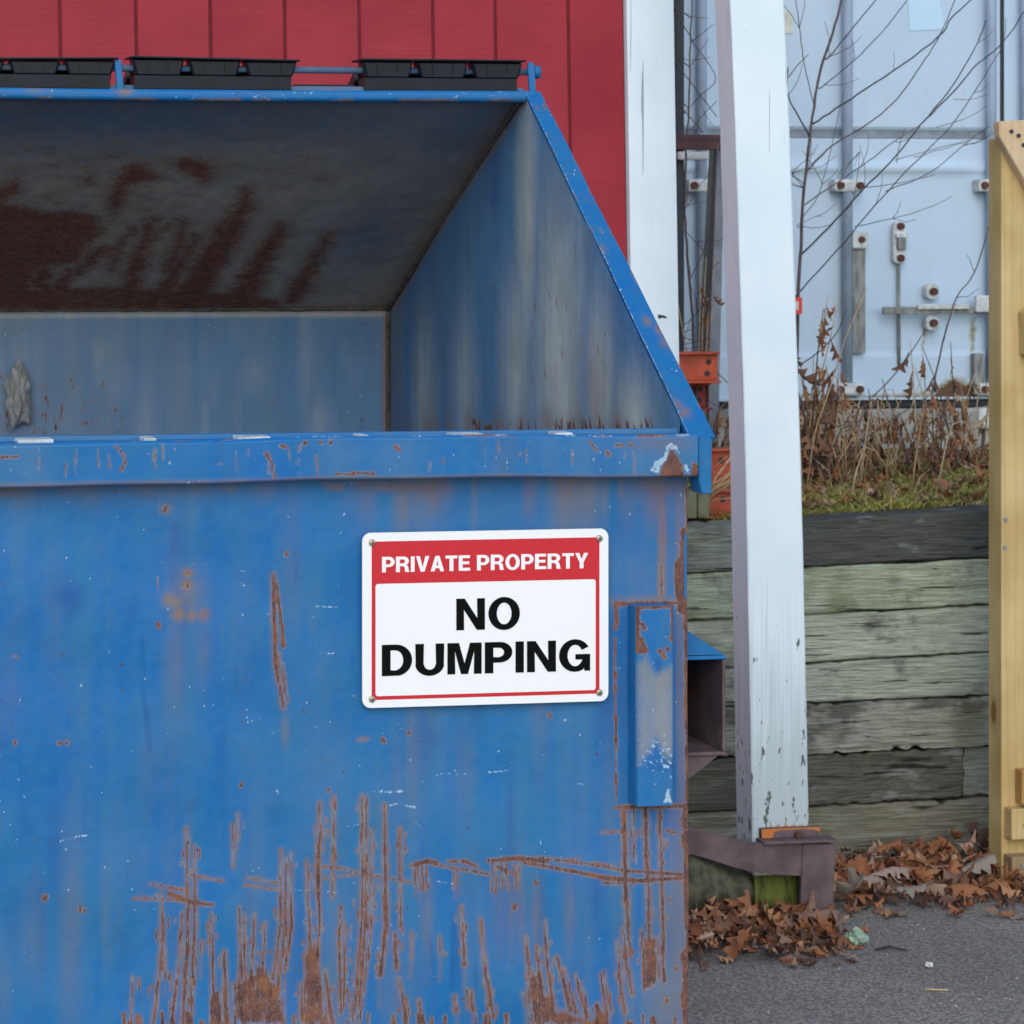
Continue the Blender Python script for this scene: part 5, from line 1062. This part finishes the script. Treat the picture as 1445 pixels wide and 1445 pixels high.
shrub('bare_shrub', 'bare thin shrub in the gap between shed corner and white post',
  [([(983,640),(980,500),(972,380),(966,300),(968,215)], (4.2, 3)), ([(997,640),(1000,480),(1005,380),(1008,300),(1012,200)], (4, 2.5)), ([(968,215),(973,130),(974,60),(978,-20)], (2.6, 1.6))],
  [([(950,10),(980,62),(1010,110),(985,138),(965,160)], (1.6,1)), ([(975,60),(1007,34)], (1.3,.8)), ([(972,95),(1000,54)], (1.2,.8)), ([(950,80),(985,130),(1012,165)], (1.8,1.2)), ([(953,140),(992,187)], (1.6,1.2)), ([(970,190),(990,165),(1012,142)], (1.4,1)), ([(955,312),(980,340),(1002,362)], (1.5,1)), ([(970,290),(985,265),(1003,243)], (1.2,.8)), ([(975,392),(990,360),(1003,328)], (1.5,1)), ([(958,470),(985,440),(1000,415)], (1.3,.8)), ([(956,490),(990,480),(1005,478)], (1.2,.8)), ([(1003,380),(1015,370)], (1.1,.7))], (983,650), YB+.25)

# ================================================================== WITHERED WEEDS, STRAW, GRASS
def weed(name, label, group, px, ytop, spread, n, seed, leafsz=1., yb=None):
    rs = random.Random(seed); yb = yb or YB+rs.uniform(-.1, .35); b = atY(px, 600, yb); zb = bank_z(b.x, yb); H = atY(px, ytop, yb).z-zb
    root = empty(name, (b.x, yb, zb)); tag(root, label, 'weed', group); st = []; LV, LF, tn = [], [], []
    for k in range(n):
        dx, dy = rs.gauss(0, spread*.006+.05), rs.gauss(0, .08); h = H*rs.uniform(.55, 1.05); bx_ = b.x+rs.gauss(0, spread*.0008)
        P = [Vector((bx_+dx*t_**1.5+rs.gauss(0, .004), yb+dy*t_, zb+h*t_)) for t_ in (0, .25, .5, .75, 1)]; st.append(tubeg(P, [.0032, .0028, .0024, .0018, .0012], 5))
        for j in range(rs.randint(3, 8)):
            t_ = rs.uniform(.25, 1); i = min(3, int(t_*4)); q = P[i].lerp(P[i+1], t_*4-i); s = rs.uniform(.022, .065)*leafsz; me = rs.choice(LM)
            M = Matrix.Translation(q) @ Matrix.Rotation(rs.uniform(0, 6.28), 4, 'Z') @ Matrix.Rotation(rs.uniform(-1.9, -.6), 4, 'X') @ Matrix.Scale(.5, 4, (1, 0, 0)) @ Matrix.Translation((0, s*.5, 0))
            o_ = len(LV); LV += [M @ (Vector(v.co)*s) for v in me.vertices]; LF += [tuple(i_+o_ for i_ in p_.vertices) for p_ in me.polygons]; tn += [rs.random()]*len(me.vertices)
    V, F = merge(st); mk('stem', V, F, STRAW if seed % 2 else BARK, root, True); o = mk('dry_leaf_cluster', LV, LF, WLEAF, root, True); o['kind'] = 'stuff'
    at = o.data.attributes.new('tone', 'FLOAT', 'POINT'); at.data.foreach_set('value', tn); return root
W = [(1134,405,6,16,1.5),(1143,440,9,16,1.4),(1130,500,16,12,1.1),(1165,520,22,12,1),(1190,530,26,11,1),(1150,560,30,16,1),(1212,545,20,8,.9),(1238,530,14,6,.9),(1263,515,8,8,.9),(1285,520,10,7,.9),(1303,480,7,7,1.1),(1318,540,16,8,1),(1337,520,10,8,1),(1352,430,9,5,.9),(1375,545,12,9,1),(1180,580,34,14,.9),(1250,575,34,9,.9),(1330,580,26,9,.9)]
for k, (px, yt, sp, n, ls) in enumerate(W): weed('withered_weed', *(('tall drooping withered weed clump close behind the white post', 'tall withered weeds behind the post') if k < 3 else ('withered brown weed clump growing at the foot of the container', 'withered weeds before the container')), px, yt, sp, max(3, int(n*.5)), k+3, ls*1.15)
for k, (px, yt, sp, n) in enumerate(((968,520,10,7),(990,330,6,5),(1003,540,10,8),(1018,580,8,8))): weed('withered_weed', 'withered weed stalks in the gap between shed and post', 'withered weeds in the gap', px, yt, sp, n, k+90, .9, YB+.3)
arcs = []
for k in range(62):
    px = random.choice((random.gauss(1155, 34), random.gauss(1150, 30), random.uniform(1122, 1392))); y_ = YB+random.uniform(-.25, .45); b_ = atY(px, 600, y_); z_ = bank_z(b_.x, y_); a_ = random.uniform(0, 6.28); l_ = random.uniform(.10, .34); h_ = random.uniform(.06, .34)
    P = [Vector((b_.x+math.cos(a_)*l_*t_, y_+math.sin(a_)*l_*t_*.5, z_+h_*math.sin(min(1, t_*1.15)*math.pi*random.uniform(.75, .95))+random.gauss(0, .006))) for t_ in (0, .2, .4, .6, .8, 1)]
    arcs.append(tubeg(P, [.0026, .0024, .002, .0017, .0013, .001], 5))
V, F = merge(arcs); o = mk('bramble_tangle', V, F, STRAW, None, True); nv_ = 36; at = o.data.attributes.new('tone', 'FLOAT', 'POINT'); at.data.foreach_set('value', np.repeat(rng.random(len(V)//30+1), 30)[:len(V)]); kind(o, 'stuff'); tag(o, 'tangle of thin tan bramble stalks on the bank before the container', 'brambles')
p = atY(1120, 430, YB-.05); tagb = empty('red_tag', (p.x, YB-.05, p.z)); tag(tagb, 'small red and white tag hanging on the shrub behind the post', 'tag')
mk('panel', boxv((p.x-.02, YB-.052, p.z-.028), (p.x+.026, YB-.050, p.z+.022)), BF, REDTAG, tagb); mk('white_patch', boxv((p.x-.006, YB-.0535, p.z-.016), (p.x+.014, YB-.0522, p.z+.010)), BF, LITW, tagb)
def blades(name, n, fn, mat, label, cat):
    V, F, tn = [], [], []
    for k in range(n):
        x, y, z, h, wd, lx, ly = fn(); a = random.uniform(0, 3.14); cx_, cy_ = math.cos(a)*wd, math.sin(a)*wd; b = len(V)
        V += [(x-cx_, y-cy_, z), (x+cx_, y+cy_, z), (x+lx*.35-cx_*.8, y+ly*.35-cy_*.8, z+h*.6), (x+lx*.35+cx_*.8, y+ly*.35+cy_*.8, z+h*.6), (x+lx, y+ly, z+h)]; F += [(b, b+1, b+3, b+2), (b+2, b+3, b+4)]; tn += [random.random()]*5
    o = mk(name, V, F, mat); at = o.data.attributes.new('tone', 'FLOAT', 'POINT'); at.data.foreach_set('value', tn); kind(o, 'stuff'); tag(o, label, cat); return o
gx0, gx1 = atY(1042, 700, YT).x, atY(1560, 700, YT).x
def gfn():
    x = random.uniform(gx0, gx1); y = YT+.13+(random.random()**1.3)*1.5; return x, y, bank_z(x, y)-.005, random.uniform(.008, .045), random.uniform(.0012, .0028), random.gauss(0, .05), random.gauss(0, .04)
blades('grass', 15000, gfn, GRASS, 'short green and yellow grass on the bank', 'grass')
def sfn():
    px = random.choice((random.gauss(1160, 35), random.uniform(1125, 1390), random.gauss(1075, 22))); y = YT+random.uniform(.25, 1.5); x = atY(px, 650, y).x
    if x < gx0+.05: x = gx0+.05
    return x, y, bank_z(x, y), random.uniform(.01, .085), random.uniform(.0012, .0022), random.gauss(0, .16), random.gauss(0, .06)
blades('dry_straw', 420, sfn, STRAW, 'tangled dry straw stalks on the bank among the weeds', 'straw')
def bl():
    px = random.uniform(1125, 1400); y = YT+random.uniform(.15, 1.3); x = atY(px, 680, y).x; return x, y, bank_z(x, y)
V, F, tn = [], [], []
for k in range(230):
    x, y, z = bl(); s = random.uniform(.03, .09); me = random.choice(LM); M = Matrix.Translation((x, y, z+.015)) @ Matrix.Rotation(random.uniform(0, 6.28), 4, 'Z') @ Matrix.Rotation(random.gauss(0, .4), 4, 'X'); b = len(V)
    V += [M @ (Vector(v.co)*s) for v in me.vertices]; F += [tuple(i+b for i in p_.vertices) for p_ in me.polygons]; tn += [random.random()]*len(me.vertices)
o = mk('bank_leaf_litter', V, F, LEAF, None, True); at = o.data.attributes.new('tone', 'FLOAT', 'POINT'); at.data.foreach_set('value', tn); kind(o, 'stuff'); tag(o, 'scattered brown dead leaves lying in the grass of the bank', 'leaves')
# long pale stalks in front of the orange beam
for k in range(7):
    y_ = YT+.2; a, b = atY(984+random.uniform(-4, 6), random.uniform(712, 730), y_), atY(1034, random.uniform(640, 705), y_-.05)
    tag(tube('straw_stalk', [a, (a+b)/2+Vector((0, 0, random.uniform(.005, .02))), b], .0028, STRAW), 'long pale straw stalk bent before the orange beam', 'straw', 'straw stalks before the orange beam')

V, F = [], []
for k in range(260):
    p = atZ(random.uniform(960, 1470), random.uniform(1262, 1460), 0); r = random.uniform(.0012, .0045)*(1.6 if random.random() < .06 else 1); b = len(V)
    V += [(p.x+r*random.uniform(.7, 1.3)*math.cos(a_), p.y+r*random.uniform(.7, 1.3)*math.sin(a_), .0006) for a_ in (0, 1.57, 3.14, 4.71)]+[(p.x, p.y, r*.9)]; F += [(b, b+1, b+4), (b+1, b+2, b+4), (b+2, b+3, b+4), (b+3, b, b+4)]
o = mk('grit', V, F, m_plain('pale_grit', (.36,.31,.25), .9, .7, 9)); kind(o, 'stuff'); tag(o, 'scattered grit and crumbs on the asphalt', 'grit')
